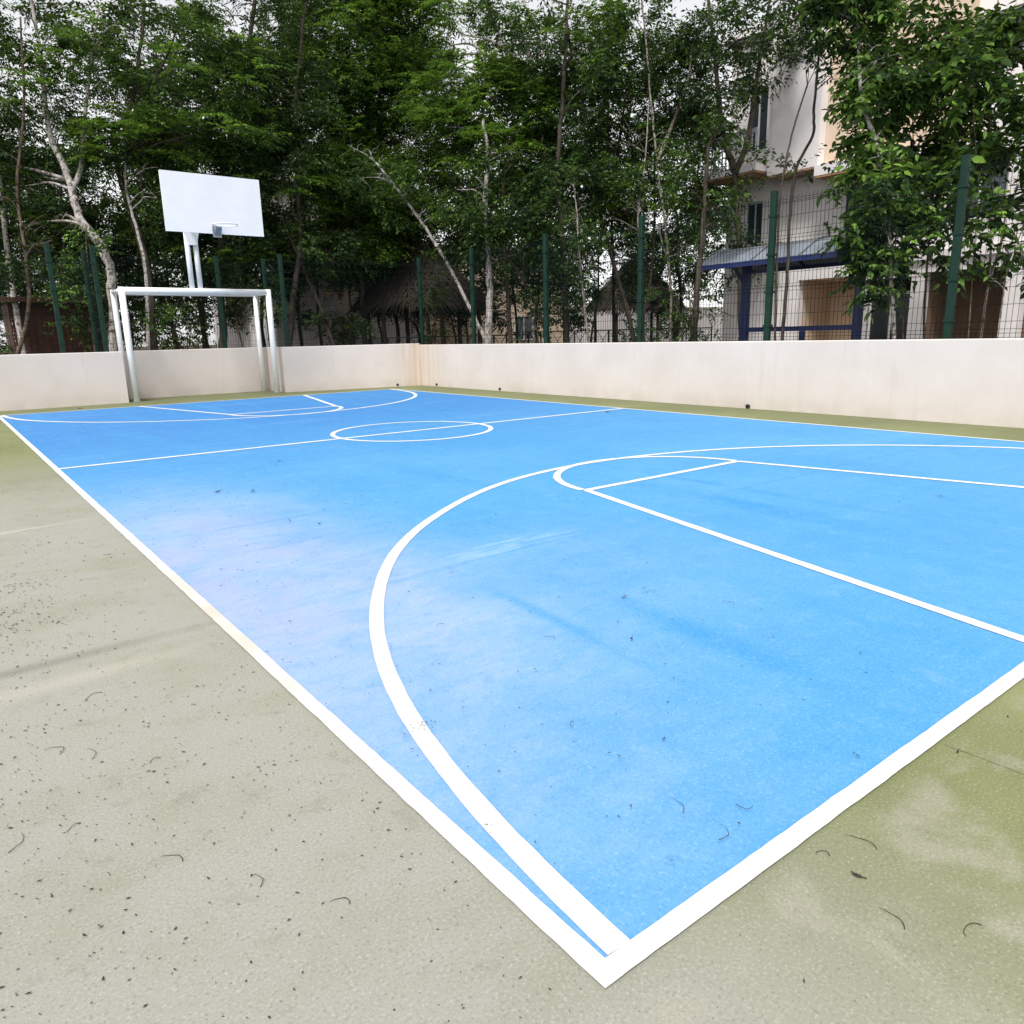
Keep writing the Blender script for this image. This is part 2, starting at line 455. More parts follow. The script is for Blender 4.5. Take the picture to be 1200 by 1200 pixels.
M['soil'] = simple('woodland_soil', (0.070, 0.052, 0.034), 0.95, 0.45, 3.5, 0, 0.8, 25, 0.1)
M['litter'] = simple('dry_brown_leaf', (0.030, 0.022, 0.016), 0.8, 0.5, 30)
M['litter_pale'] = simple('pale_dry_leaf', (0.16, 0.10, 0.055), 0.8, 0.4, 30)
M['hole'] = simple('black_drain_plastic', (0.010, 0.010, 0.010), 0.5, 0.2, 20)
M['bark_pale'] = mat_bark('pale_grey_bark', (0.27, 0.245, 0.225), (0.54, 0.50, 0.47), (0.13, 0.105, 0.085))
M['bark_speck'] = mat_bark('speckled_bark', (0.16, 0.13, 0.11), (0.36, 0.31, 0.275), (0.07, 0.055, 0.045), 14)
M['bark_dark'] = mat_bark('dark_bark', (0.030, 0.024, 0.019), (0.085, 0.068, 0.054))
M['bark_brown'] = mat_bark('brown_bark', (0.080, 0.056, 0.040), (0.19, 0.145, 0.11), (0.05, 0.035, 0.026), 12)
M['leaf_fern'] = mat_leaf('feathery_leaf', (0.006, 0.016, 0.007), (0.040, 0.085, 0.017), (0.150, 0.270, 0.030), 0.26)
M['frond_lit'] = mat_leaf('lit_frond_leaf', (0.050, 0.110, 0.018), (0.130, 0.240, 0.030), (0.240, 0.390, 0.045), 0.36)  # brighter frond colour, light on the open crown side painted in
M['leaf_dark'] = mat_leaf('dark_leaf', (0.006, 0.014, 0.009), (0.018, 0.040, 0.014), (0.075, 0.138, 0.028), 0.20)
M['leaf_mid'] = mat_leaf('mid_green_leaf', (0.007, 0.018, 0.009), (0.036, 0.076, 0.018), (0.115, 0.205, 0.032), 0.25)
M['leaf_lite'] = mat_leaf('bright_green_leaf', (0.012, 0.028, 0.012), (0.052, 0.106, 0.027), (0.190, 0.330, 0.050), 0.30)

# ------------------------------------------------------------------ ground, court, lines
L, W = 15.6675, 8.1336
def sheet(name, pts, z, mat, kind='structure'):
    b = MB(); b.poly([(x, y, z) for x, y in pts]); o = b.build(name, mat); o['kind'] = kind; return o

sheet('ground', [(-600, -600), (600, -600), (600, 600), (-600, 600)], -0.06, M['soil'])
b = MB(); b.box((-9, -9, -0.10), (9.36, 18.12, 0.0)); o = b.build('pavement', M['apron']); o['kind'] = 'structure'
sheet('court_surface', [(.008, .008), (W - .008, .008), (W - .008, L - .008), (.008, L - .008)], 0.004, M['court'])

ZL = [0.0068]
lines = MB()
def strip(path, wd, closed=False):
    """flat painted strip along a centre path"""
    P = [np.array(p, float) for p in path]; z = ZL[0]
    if len(P) == 2:
        k_ = int(np.linalg.norm(P[1] - P[0]) / .035); P = [P[0] + (P[1] - P[0]) * i / k_ for i in range(k_ + 1)]; ZL[0] += 0.00012
    m = len(P); Lf, Rg = [], []
    for i in range(m):
        if closed: t = P[(i + 1) % m] - P[i - 1]
        else: t = P[min(i + 1, m - 1)] - P[max(i - 1, 0)]
        t /= np.linalg.norm(t); n = np.array([-t[1], t[0]])
        e1 = .0022 * noise.noise(Vector((P[i][0] * 11, P[i][1] * 11, z * 999))) + .0016 * noise.noise(Vector((P[i][0] * 40, P[i][1] * 40, z * 999)))
        e2 = .0022 * noise.noise(Vector((P[i][0] * 11, P[i][1] * 11, z * 999 + 7))) + .0016 * noise.noise(Vector((P[i][0] * 40, P[i][1] * 40, z * 999 + 7)))
        Lf.append(P[i] + n * (wd / 2 + e1)); Rg.append(P[i] - n * (wd / 2 + e2))
    for i in range(m if closed else m - 1):
        j = (i + 1) % m
        lines.quad((*Rg[i], z), (*Rg[j], z), (*Lf[j], z), (*Lf[i], z))
LW = 0.05
h = LW / 2
strip([(h, 0), (h, L)], LW)
strip([(W - h, 0), (W - h, L)], LW)
strip([(LW - .012, h), (W - LW + .012, h)], LW)
strip([(LW - .012, L - h), (W - LW + .012, L - h)], LW)
LI = 0.062
strip([(LW - .012, L / 2), (W - LW + .012, L / 2)], .07)
strip([(4.16 + 1.045 * math.cos(a), 7.88 + 1.045 * math.sin(a)) for a in np.linspace(0, 2 * math.pi, 97)[:-1]], LI, True)
for fl in (0, 1):
    if fl: LI = 0.072
    Y = (lambda v: v) if not fl else (lambda v: L - v)
    arc = []
    kd = [-8, 0, 10, 23, 34, 49, 66, 90, 106, 124, 151, 170, 180, 186, 190]
    kr = [3.99, 3.93, 3.89, 3.86, 3.845, 3.845, 3.875, 3.93, 3.91, 3.825, 3.832, 3.90, 3.945, 4.0, 4.03]
    deg = np.linspace(-8, 190, 240); rad_ = np.interp(deg, kd, kr)
    ker = np.exp(-np.linspace(-2, 2, 25) ** 2); ker /= ker.sum()
    rad_ = np.convolve(np.pad(rad_, 12, mode='reflect', reflect_type='odd'), ker, 'valid')
    for a, rr in zip(np.radians(deg), rad_):
        px, py = 4.065 + rr * math.cos(a), 0.40 + rr * math.sin(a)
        if py >= 0.03: arc.append((px, Y(py)))
    strip(arc, LI)
    strip([(2.37, Y(LW - .012)), (3.13, Y(3.40))], LI)
    strip([(5.82, Y(LW - .012)), (5.07, Y(3.40))], LI)
    strip([(3.13, Y(3.40)), (5.07, Y(3.40))], LI)
    cap = [(4.10 + 0.985 * math.cos(a), Y(3.37 + 0.985 * math.sin(a))) for a in np.linspace(0.06, math.pi - 0.06, 60)]
    strip(cap, LI)
o = lines.build('court_lines', M['line']); o['kind'] = 'structure'

# ------------------------------------------------------------------ low walls
def ring_wall(name, inner, outer, z1, label, cat):
    b = MB()
    ring = inner + outer[::-1]
    n = len(inner)
    for i in range(n - 1):
        a, c = inner[i], inner[i + 1]; d, e = outer[i], outer[i + 1]
        b.quad((*a, -.05), (*c, -.05), (*c, z1 - .012), (*a, z1 - .012))
        b.quad((*e, -.05), (*d, -.05), (*d, z1 - .012), (*e, z1 - .012))
        ca = np.array(a) * .93 + np.array(d) * .07; cc = np.array(c) * .93 + np.array(e) * .07
        da = np.array(d) * .93 + np.array(a) * .07; dc = np.array(e) * .93 + np.array(c) * .07
        b.quad((*a, z1 - .012), (*c, z1 - .012), (*cc, z1), (*ca, z1))
        b.quad((*ca, z1), (*cc, z1), (*dc, z1), (*da, z1))
        b.quad((*e, z1 - .012), (*d, z1 - .012), (*da, z1), (*dc, z1))
    for k in (0, n - 1):
        b.quad((*inner[k], -.05), (*outer[k], -.05), (*outer[k], z1 - .012), (*inner[k], z1 - .012))
    o = b.build(name, M['wall'])
    return tag(o, label, cat)
WH = 1.075
bw = ring_wall('boundary_wall', [(-9, 16.60), (2.45, 16.98), (2.45, 18.05), (5.93, 18.10), (5.93, 17.02), (9.347, 16.36)],
          [(-9, 16.76), (2.29, 17.14), (2.29, 18.21), (6.09, 18.26), (6.09, 17.15), (9.347, 16.52)], WH,
          'low cream rendered wall behind the goal, stepping back in a recess around it', 'wall')
rw = ring_wall('boundary_wall', [(9.35, -9), (9.35, 16.52)], [(9.51, -9), (9.51, 16.52)], WH - .035,
          'long low cream rendered wall running down the right side of the court', 'wall')
def drain(p, d, parent, r=.028):
    b = MB(); p = np.array(p, float); d = np.array(d, float); b.tube([p - d * .05, p + d * .03], r, 12)
    b.build('drain_pipe', M['hole'], parent)
drain((9.35, 6.32, 0.035), (-1, 0, 0), rw, .035)
drain((9.35, 12.9, 0.045), (-1, 0, 0), rw)
drain((9.35, 15.6, 0.05), (-1, 0, 0), rw)
drain((8.7, 16.49, 0.05), (0, -1, 0), bw)

# ------------------------------------------------------------------ fences
def mesh_panel(b, p, q, z0, z1, step=0.062, wire=0.0026):
    p = np.array(p, float); q = np.array(q, float); d = q - p; Ln = np.linalg.norm(d); d /= Ln
    nrm = np.array([-d[1], d[0]])
    n = int(Ln / step)
    folds = [z0 + .03, z0 + (z1 - z0) * .36, z0 + (z1 - z0) * .69, z1 - .10]
    zs = []
    zz = z0 + .02
    def bend(z):
        return sum(0.022 * max(0, 1 - abs(z - f - .05) / .05) for f in folds[1:])
    levels = sorted(set([z0, z1] + [f + k for f in folds[1:] for k in (0, .05, .10) if f + k < z1]))
    for i in range(n + 1):
        s = p + d * (i + .5) * Ln / (n + 1)
        for a, c in zip(levels[:-1], levels[1:]):
            s1 = s + nrm * bend(a); s2 = s + nrm * bend(c)
            b.bar((s1[0], s1[1], a), (s2[0], s2[1], c), wire * 1.7)
    hz = [f + k for f in folds for k in (0, .05, .1)] + list(np.arange(z0 + .22, z1, .20))
    for z in hz:
        if z > z1 - .01: continue
        o = nrm * bend(z)
        b.bar((p[0] + o[0], p[1] + o[1], z), (q[0] + o[0], q[1] + o[1], z), wire * 2.0)

def fence(name, pts, posts, label, z0=1.02, z1=3.12, post_h=3.22, wide=()):
    e = empty(name, (pts[0][0], pts[0][1], 0), label, 'fence')
    for i, (x, y) in enumerate(posts):
        b = MB(); wdt = .046
        b.box((x - wdt, y - wdt, -.05), (x + wdt, y + wdt, post_h), b=.012)
        for z in (1.25, 1.75, 2.3, 2.85):      # clips
            b.box((x - wdt - .012, y - wdt - .012, z), (x + wdt + .012, y + wdt + .012, z + .035), b=.01)
        b.build('post', M['green_metal'], e)
    for a, c in zip(pts[:-1], pts[1:]):
        b = MB(); mesh_panel(b, a, c, z0, z1); b.build('mesh_panel', M['green_wire'], e)
    return e
ry = [-4.42, -1.75, 0.91, 3.57, 6.22, 8.89, 11.55, 14.23, 16.62]
fence('mesh_fence', [(9.60, y) for y in ry], [(9.60, y) for y in ry],
      'tall dark green welded mesh fence standing behind the long right wall')
fp = [(-8.0, 16.86), (-5.3, 16.94), (-1.9, 17.08), (1.40, 17.20), (2.20, 17.22), (2.20, 18.28), (5.02, 18.36), (6.16, 18.36), (6.16, 17.24), (9.46, 16.62)]
fence('mesh_fence', fp, fp[:-1], 'dark green welded mesh fence behind the goal wall, following its recess')

# ------------------------------------------------------------------ goal, backboard
gx0, gx1, gy, gr, gh = 2.62, 5.74, 17.08, 17.98, 2.33
gl = empty('goal', (4.18, gy, 0), 'white steel goal frame without net standing in the wall recess', 'goal')
PR = .066
for x in (gx0, gx1):
    b = MB(); b.tube([(x, gy, 0), (x, gy, gh + PR)], PR, 16); b.build('front_post', M['white_metal'], gl)
    b = MB(); b.tube([(x, gr, 0), (x, gr, gh + PR * .8)], PR * .85, 16); b.build('rear_post', M['white_metal'], gl)
    b = MB(); b.tube([(x, gy + PR, gh), (x, gr - PR, gh)], PR * .8, 12); b.build('side_bar', M['white_metal'], gl)
    b = MB(); b.box((x - .09, gy - .07, 0), (x + .09, gy + .07, .014)); b.build('foot_plate', M['galv'], gl)
b = MB(); b.tube([(gx0 + PR * .8, gy, gh), (gx1 - PR * .8, gy, gh)], PR, 16); b.build('crossbar', M['white_metal'], gl)
b = MB(); b.tube([(gx0 + PR * .8, gr, gh), (gx1 - PR * .8, gr, gh)], PR * .8, 12); b.build('rear_bar', M['white_metal'], gl)

bx, by = 4.265, 15.62
hp = empty('basketball_hoop', (4.2, 17.5, 0), 'plain white backboard with small rim on a twin pole mast above the goal', 'basketball hoop')
for x in (4.06, 4.235):
    b = MB(); b.tube([(x, 17.12, 2.37), (x, 17.12, 3.69)], .055, 14); b.build('mast_pole', M['white_metal'], hp)
b = MB(); b.prism([(-.17, 0), (.17, 0), (.17, -.05), (.09, -.40), (-.09, -.40), (-.17, -.05)], -.03, .03, ((1, 0, 0), (0, 0, 1), (0, 1, 0)), (4.15, 17.04, 3.70))
b.build('gusset_plate', M['white_metal'], hp)
for dx in (-.14, .14):
    b = MB(); b.bar((4.15 + dx * .6, 17.20, 3.74), (bx + dx, by + .075, 3.80), .07, .07)
    b.bar((4.15 + dx * .6, 17.20, 3.70), (bx + dx, by + .075, 4.20), .05, .05)
    b.build('support_arm', M['white_metal'], hp)
# board, 1.95 x 1.14 m
bd = MB()
bd.box((-.97, -.56, 0), (.97, .56, .022), ((1, 0, 0), (0, 0, 1), (0, 1, 0)), (bx, by, 3.935))
board = bd.build('backboard', M['board'], hp)
b = MB()
for z in (-.53, .53): b.box((-.97, z - .025, .024), (.97, z + .025, .07), ((1, 0, 0), (0, 0, 1), (0, 1, 0)), (bx, by, 3.935))
for x in (-.945, -.14, .14, .945): b.box((x - .025, -.50, .024), (x + .025, .50, .068), ((1, 0, 0), (0, 0, 1), (0, 1, 0)), (bx, by, 3.935))
b.build('backing_frame', M['white_metal'], board)
b = MB()
rz = 3.505; rx = bx + .05
th = np.linspace(0, 2 * math.pi, 41)
b.tube([(rx + .235 * math.cos(a), by - .40 + .235 * math.sin(a), rz) for a in th], .013, 8, caps=False)
rim = b.build('rim', M['white_metal'], hp)
b = MB()
b.box((-.085, -.20, 0), (.085, .02, .012), ((1, 0, 0), (0, 0, 1), (0, -1, 0)), (bx, by - .001, rz))
b.prism([(0, 0), (.16, 0), (.16, -.015), (.0, -.15)], -.06, .06, ((0, -1, 0), (0, 0, 1), (1, 0, 0)), (bx, by - .013, rz - .012))
b.build('rim_bracket', M['galv'], rim)

# ------------------------------------------------------------------ foliage builders
def leaf_mesh(name, V, F, mat, parent):
    """V (n,k,3) leaf polygons with k corners; F index tuple list for one leaf"""
    n, k, _ = V.shape
    me = bpy.data.meshes.new(name)
    me.vertices.add(n * k); me.vertices.foreach_set('co', V.reshape(-1).astype(np.float32))
    nf = len(F); ln = len(F[0])
    idx = (np.arange(n)[:, None, None] * k + np.array(F)[None]).reshape(-1)
    me.loops.add(len(idx)); me.loops.foreach_set('vertex_index', idx.astype(np.int32))
    me.polygons.add(n * nf)
    me.polygons.foreach_set('loop_start', (np.arange(n * nf) * ln).astype(np.int32))
    me.update(calc_edges=True); me.validate()
    me.materials.append(mat)
    o = bpy.data.objects.new(name, me); COL.objects.link(o)
    if parent is not None: o.parent = parent
    return o

def unit(a): return a / (np.linalg.norm(a, axis=-1, keepdims=True) + 1e-9)

def fern_sprays(rng, O, D, Ln, pairs=7, ll=.095, lw=.036):
    """feathery compound leaves: O origins, D directions, Ln lengths"""
    n = len(O); up = np.array([0, 0, 1.0])
    S = unit(np.cross(D, up) + rng.normal(0, .15, (n, 3))); 
    t = np.linspace(.15, 1.0, pairs)
    out = []
    for s in (-1, 1):
        base = O[:, None] + D[:, None] * (t[None, :, None] * Ln[:, None, None]) 
        base = base - up * ((t ** 2)[None, :, None] * Ln[:, None, None] * .35)
        dr = unit(S[:, None] * s * .85 + D[:, None] * .55 - up * .25 + rng.normal(0, .16, (n, pairs, 3)))
        taper = (1 - .55 * np.abs(t - .45))[None, :, None]
        l = ll * taper * (1 + rng.normal(0, .15, (n, pairs, 1)))
        nn = unit(np.cross(dr, D[:, None] * s) + rng.normal(0, .3, (n, pairs, 3)))
        wv = unit(np.cross(nn, dr)) * lw * .5 * taper
        mid = base + dr * l * .45 
        tip = base + dr * l - up * l * .12
        out.append(np.stack([base, mid + wv, tip, mid - wv], 2).reshape(-1, 4, 3))
    return np.concatenate(out), [(0, 1, 2, 3)]

def oval_sprays(rng, O, D, Ln, k=8, ll=.105, lw=.05, six=False):
    n = len(O); up = np.array([0, 0, 1.0])
    t = np.linspace(.1, 1.0, k)
    base = O[:, None] + D[:, None] * (t[None, :, None] * Ln[:, None, None]) - up * ((t ** 2)[None, :, None] * Ln[:, None, None] * .2)
    S = unit(np.cross(D, up) + 1e-3)
    sg = np.where(np.arange(k) % 2 == 0, 1, -1)[None, :, None]
    dr = unit(S[:, None] * sg * .8 + D[:, None] * .45 - up * .38 + rng.normal(0, .32, (n, k, 3)))
    l = ll * (1 + rng.normal(0, .2, (n, k, 1)))
    nn = unit(up + rng.normal(0, .55, (n, k, 3)))
    wv = unit(np.cross(nn, dr)); nn = np.cross(dr, wv)
    wv = wv * lw * .5 * (l / ll)
    if six:
        f = nn * lw * .12
        V = np.stack([base, base + dr * l * .30 + wv * .92 + f, base + dr * l * .68 + wv * .80 + f,
                      base + dr * l - up * l * .1, base + dr * l * .68 - wv * .80 + f, base + dr * l * .30 - wv * .92 + f], 2)
        return V.reshape(-1, 6, 3), [(0, 1, 2, 3), (0, 3, 4, 5)]
    mid = base + dr * l * .45
    V = np.stack([base, mid + wv, base + dr * l - up * l * .1, mid - wv], 2)
    return V.reshape(-1, 4, 3), [(0, 1, 2, 3)]

DENS = 2.6
def crown_leaves(rng, blobs, style, dens):
    """blobs: list of (center, radii(3), weight). Returns spray origins and directions with clumps and gaps."""
    Os, Ds = [], []
    for c, r, wgt in blobs:
        c = np.asarray(c, float); r = np.asarray(r, float)
        vol = r[0] * r[1] * r[2]
        ncl = max(5, int(9 * wgt * (vol ** (1 / 3)) ** 1.6))          # clumps
        u = unit(rng.normal(size=(ncl, 3))); rad = rng.uniform(.25, 1.0, (ncl, 1)) ** .6
        cc = c + u * rad * r
        area = (r[0] * r[2] + r[1] * r[2] + r[0] * r[1]) / 3
        ns = int(dens * wgt * area)
        k = rng.integers(0, ncl, ns)
        cr = .24 * r.mean() * rng.uniform(.55, 1.25, (ncl, 1))
        off = unit(rng.normal(size=(ns, 3))) * rng.uniform(.0, 1.0, (ns, 1)) ** .5
        off[:, 2] *= .62
        p = cc[k] + off * cr[k] * 1.35
        d = unit(off * .9 + (p - c) / r * .5 + rng.normal(0, .25, (ns, 3)) + np.array([0, 0, .10]))
        Os.append(p); Ds.append(d)
    return np.concatenate(Os), np.concatenate(Ds)

def limb_path(rng, a, b, sag=.12, n=5):
    a = np.asarray(a, float); b = np.asarray(b, float); L_ = np.linalg.norm(b - a)
    mid = [(a + (b - a) * t + rng.normal(0, .05, 3) * L_ + np.array([0, 0, 1]) * L_ * sag * math.sin(math.pi * t)) for t in (.33, .66)]
    return catmull([a] + mid + [b], n)

def make_tree(name, label, trunk, r0, blobs, style='fern', leaf='leaf_fern', bark='bark_dark', forks=(), dens=95,
              seed=1, group=None, limbs=9, size=1.0, twig_bark=None, cat='tree', rtop=.35, fronds=0):
    """trunk: world polyline whose first point is at the ground; forks: further polylines (pts, radius);
    blobs: (center, (rx, ry, rz), weight) crown masses in world space"""
    rng = np.random.default_rng(seed)
    base = np.array(trunk[0], float)
    e = empty(name, tuple(base), label, cat, group)
    b = MB()
    tp = catmull(trunk, 6)
    m = len(tp)
    rad = [r0 * (1 - (1 - rtop) * (i / (m - 1))) * (1.0 + .5 * max(0, 1 - i / (m * .06 + 1))) for i in range(m)]
    jit = [p + np.array([rng.normal(0, r0 * .12), rng.normal(0, r0 * .12), 0]) for p in tp]
    b.tube(jit, rad, 10, wob=.16, seed=seed)
    nfk = len(b.f)
    allpts = list(tp[len(tp) // 3:]); allr = list(rad[len(tp) // 3:])
    for pts, fr in forks:
        fp_ = catmull(pts, 6); fm = len(fp_)
        fr_ = [fr * (1 - .65 * i / (fm - 1)) for i in range(fm)]
        b.tube(fp_, fr_, 8, wob=.15, seed=seed + 1)
        allpts += fp_[1:]; allr += fr_[1:]
    O, D = crown_leaves(rng, blobs, style, dens * DENS)
    # limbs towards the crown masses
    lb = b; nf0 = len(b.f); A = np.array(allpts); wts = np.array([w_ for _, _, w_ in blobs])
    for c, r, w_ in blobs:
        c = np.asarray(c, float); r = np.asarray(r, float)
        for k in range(max(3, int(limbs * w_ / wts.sum()) + 1)):
            tgt = c + unit(rng.normal(size=3)) * r * rng.uniform(.35, .9)
            dd = np.linalg.norm(A - tgt, axis=1) + .9 * np.maximum(0, A[:, 2] - tgt[2] + .2)
            j = int(np.argmin(dd))
            rr = min(allr[j] * .55, .018 + .012 * dd[j])
            pth = limb_path(rng, A[j], tgt)
            lb.tube(pth, [rr * (1 - .8 * i / (len(pth) - 1)) for i in range(len(pth))], 6, caps=False)
            for q in range(4):
                s = pth[rng.integers(len(pth) // 3, len(pth))]
                t2 = s + unit(rng.normal(size=3) + np.array([0, 0, .2])) * rng.uniform(.3, .8) * r.mean() * .6
                p2 = limb_path(rng, s, t2, .05, 3)
                lb.tube(p2, [max(.004, rr * .35) * (1 - .7 * i / (len(p2) - 1)) for i in range(len(p2))], 5, caps=False)
    to = b.build('trunk', M[bark], e)
    if twig_bark:
        to.data.materials.append(M[twig_bark])
        to.data.polygons.foreach_set('material_index', [0 if i < len(to.data.polygons) - 0 and i < nfk else 1 for i in range(len(to.data.polygons))])
    Ln = rng.uniform(.28, .48, len(O)) * size
    if style == 'fern': V, F = fern_sprays(rng, O, D, Ln, 7, .100 * size, .040 * size)
    elif style == 'big': V, F = oval_sprays(rng, O, D, Ln * .9, 8, .125 * size, .060 * size, True)
    else: V, F = oval_sprays(rng, O, D, Ln * .9, 9, .105 * size, .048 * size)
    V = V - base
    leaf_mesh('crown', V, F, M[leaf], e)
    if fronds:
        Of, Df, Lf_ = [], [], []
        wv_ = wts / wts.sum()
        for q in range(fronds):
            c, r, w_ = blobs[rng.choice(len(blobs), p=wv_)]
            d0 = unit(rng.normal(size=3) + np.array([-.25, -.75, .55])); c0 = np.asarray(c) + d0 * np.asarray(r) * rng.uniform(.75, 1.12)
            nb = rng.integers(5, 10)
            for k in range(nb):
                a = 2 * math.pi * (k + rng.uniform(-.3, .3)) / nb
                Of.append(c0 + rng.normal(0, .04, 3)); Df.append(unit(np.array([math.cos(a), math.sin(a), rng.uniform(-.05, .5)]) + d0 * .45)); Lf_.append(rng.uniform(.38, .72) * size)
        Vf, Ff = fern_sprays(rng, np.array(Of), np.array(Df), np.array(Lf_), 9, .135 * size, .046 * size)
        fo = leaf_mesh('fronds', Vf - base, Ff, M['frond_lit'], e); fo['label'] = 'bright yellow green fronds at the crown edge, light painted in'
    return e

def ground_under(p, q):
    """extend the line q->p down to the ground"""
    p = np.asarray(p, float); q = np.asarray(q, float)
    d = p - q
    if d[2] > -1e-3: d = np.array([0, 0, -1.0])
    d = d / abs(d[2])
    d[:2] = np.clip(d[:2], -.35, .35)
    return p + d * p[2]

def ptrunk(px, off, drift=0.0):
    """photo pixels -> world trunk polyline standing off metres behind the wall"""
    d0 = walld(px[0][0]) + off
    P = [at(x, y, d0 + drift * i) for i, (x, y) in enumerate(px)]
    g0 = ground_under(P[0], P[1]); g0[2] = -.06
    return [g0] + P, d0

def pblob(x, y, rx, ry, d, wgt=1.0, dd=0.0, deep=None):
    k = (d + dd) / FPX
    r = np.array([rx * k, (deep or rx) * k, ry * k])
    return (at(x, y, d + dd), (rx * k, rx * k if deep is None else deep * k, ry * k), wgt)

TREES = []
def T(label, px, rpx, off, blobs, style='fern', leaf='leaf_fern', bark='bark_dark', forks=(), seed=1, dens=95, drift=0.0, size=1.0,
      name='forest_tree', limbs=9, **kw):
    tr, d = ptrunk(px, off, drift)
    k = d / FPX
    fk = [([at(x, y, d + (i * .12)) for i, (x, y) in enumerate(f)], fr * k) for f, fr in forks]
    bl = [pblob(b_[0], b_[1], b_[2], b_[3], d, b_[4] if len(b_) > 4 else 1.0, b_[5] if len(b_) > 5 else 0.0) for b_ in blobs]
    e = make_tree(name, label, tr, rpx * k, bl, style, leaf, bark, fk, dens, seed, limbs=limbs, size=size, **kw)
    TREES.append(e)
    return e

# ------------------------------------------------------------------ houses, huts, shelter behind the fence
def plane_wall(b, P, U, Nn, u0, u1, z0, z1, holes, reveal=.18):
    """wall face in the plane through P along U (horizontal), outward normal Nn, with rectangular holes (ua,ub,za,zb) and reveals"""
    P = np.array(P, float); U = np.array(U, float); Nn = np.array(Nn, float)
    us = sorted(set([u0, u1] + [v for h_ in holes for v in h_[:2]])); zs = sorted(set([z0, z1] + [v for h_ in holes for v in h_[2:4]]))
    pt = lambda u, z, dn=0.0: P + U * u + np.array([0, 0, z]) - Nn * dn
    for ua, ub in zip(us[:-1], us[1:]):
        for za, zb in zip(zs[:-1], zs[1:]):
            um, zm = (ua + ub) / 2, (za + zb) / 2
            if any(h_[0] < um < h_[1] and h_[2] < zm < h_[3] for h_ in holes): continue
            b.quad(pt(ua, za), pt(ub, za), pt(ub, zb), pt(ua, zb))
    for ua, ub, za, zb in [h_[:4] for h_ in holes]:
        b.quad(pt(ua, za), pt(ua, zb), pt(ua, zb, reveal), pt(ua, za, reveal)); b.quad(pt(ub, za), pt(ub, za, reveal), pt(ub, zb, reveal), pt(ub, zb))
        b.quad(pt(ua, zb), pt(ub, zb), pt(ub, zb, reveal), pt(ua, zb, reveal)); b.quad(pt(ua, za), pt(ua, za, reveal), pt(ub, za, reveal), pt(ub, za))

def window(parent, P, U, Nn, ua, ub, za, zb, dn=.12, mull=1):
    P = np.array(P, float); U = np.array(U, float); Nn = np.array(Nn, float)
    ax = (U, np.array([0, 0, 1.0]), Nn); t = .05
    b = MB()
    O = P - Nn * dn
    b.box((ua, za, 0), (ua + t, zb, .05), ax, O); b.box((ub - t, za, 0), (ub, zb, .05), ax, O)
    b.box((ua + t, za, 0.002), (ub - t, za + t, .048), ax, O); b.box((ua + t, zb - t, .002), (ub - t, zb, .048), ax, O)
    for k in range(1, mull + 1):
        u = ua + (ub - ua) * k / (mull + 1); b.box((u - .02, za + t, .004), (u + .02, zb - t, .044), ax, O)
    w_ = b.build('window', M['frame'], parent)
    g_ = MB(); g_.box((ua + t * .5, za + t * .5, -.002), (ub - t * .5, zb - t * .5, .012), ax, O)
    o = g_.build('pane', M['glass'], parent)
    o.parent = w_
    return w_

# three storey white house behind the right fence, its front parallel to the court
BX = 19.0
hs_ = empty('apartment_building', (BX, 7, 0), 'white three storey house with ochre porches behind the blue shelter on the right', 'building')
U = (0, 1, 0); Nn = (-1, 0, 0); P0 = (BX, 0, 0)
wins = [(12.95, 13.55, 3.65, 4.85), (12.95, 13.6, 6.2, 7.9), (9.6, 10.5, 3.7, 4.8), (6.6, 7.8, 3.6, 4.85), (3.4, 4.6, 3.6, 4.85), (6.6, 7.8, 6.7, 7.9), (3.4, 4.6, 6.7, 7.9), (.2, 1.4, 3.6, 4.85), (.2, 1.4, 6.7, 7.9)]
porch = [(9.85, 11.65, -.05, 2.55), (8.52, 9.72, -.05, 2.42), (6.42, 8.2, -.05, 2.5), (3.0, 6.05, -.05, 2.5), (-1.0, 2.4, -.05, 2.5)]
b = MB(); plane_wall(b, P0, U, Nn, -5.0, 14.2, -.06, 9.2, wins, .22) if False else plane_wall(b, P0, U, Nn, -5.0, 14.2, -.06, 9.2, wins + porch, .30)
b.quad((BX, 14.2, -.06), (BX + 9, 14.2, -.06), (BX + 9, 14.2, 9.2), (BX, 14.2, 9.2))
b.quad((BX, -5, -.06), (BX, -5, 9.2), (BX + 9, -5, 9.2), (BX + 9, -5, -.06))
b.quad((BX + 9, -5, -.06), (BX + 9, -5, 9.2), (BX + 9, 14.2, 9.2), (BX + 9, 14.2, -.06))
b.build('wall', M['bwhite'], hs_)
b = MB(); b.box((BX - .25, -5.2, 9.2), (BX + 9.2, 14.4, 9.42)); b.build('roof', M['bwhite'], hs_)
cols = ['bbeige', 'bbrown', 'bbrown', 'bbrown', 'bbrown']
for (ya, yb, za, zb), cm in zip(porch, cols):
    b = MB(); x0, x1 = BX + .30, BX + 1.7
    b.quad((x1, ya, -.05), (x1, yb, -.05), (x1, yb, zb), (x1, ya, zb))
    b.quad((x0, ya, -.05), (x1, ya, -.05), (x1, ya, zb), (x0, ya, zb)); b.quad((x0, yb, -.05), (x0, yb, zb), (x1, yb, zb), (x1, yb, -.05))
    b.quad((x0, ya, zb), (x1, ya, zb), (x1, yb, zb), (x0, yb, zb)); b.quad((x0, ya, -.045), (x0, yb, -.045), (x1, yb, -.045), (x1, ya, -.045))
    b.build('porch', M[cm], hs_)
for wn_ in wins: window(hs_, P0, U, Nn, *wn_)
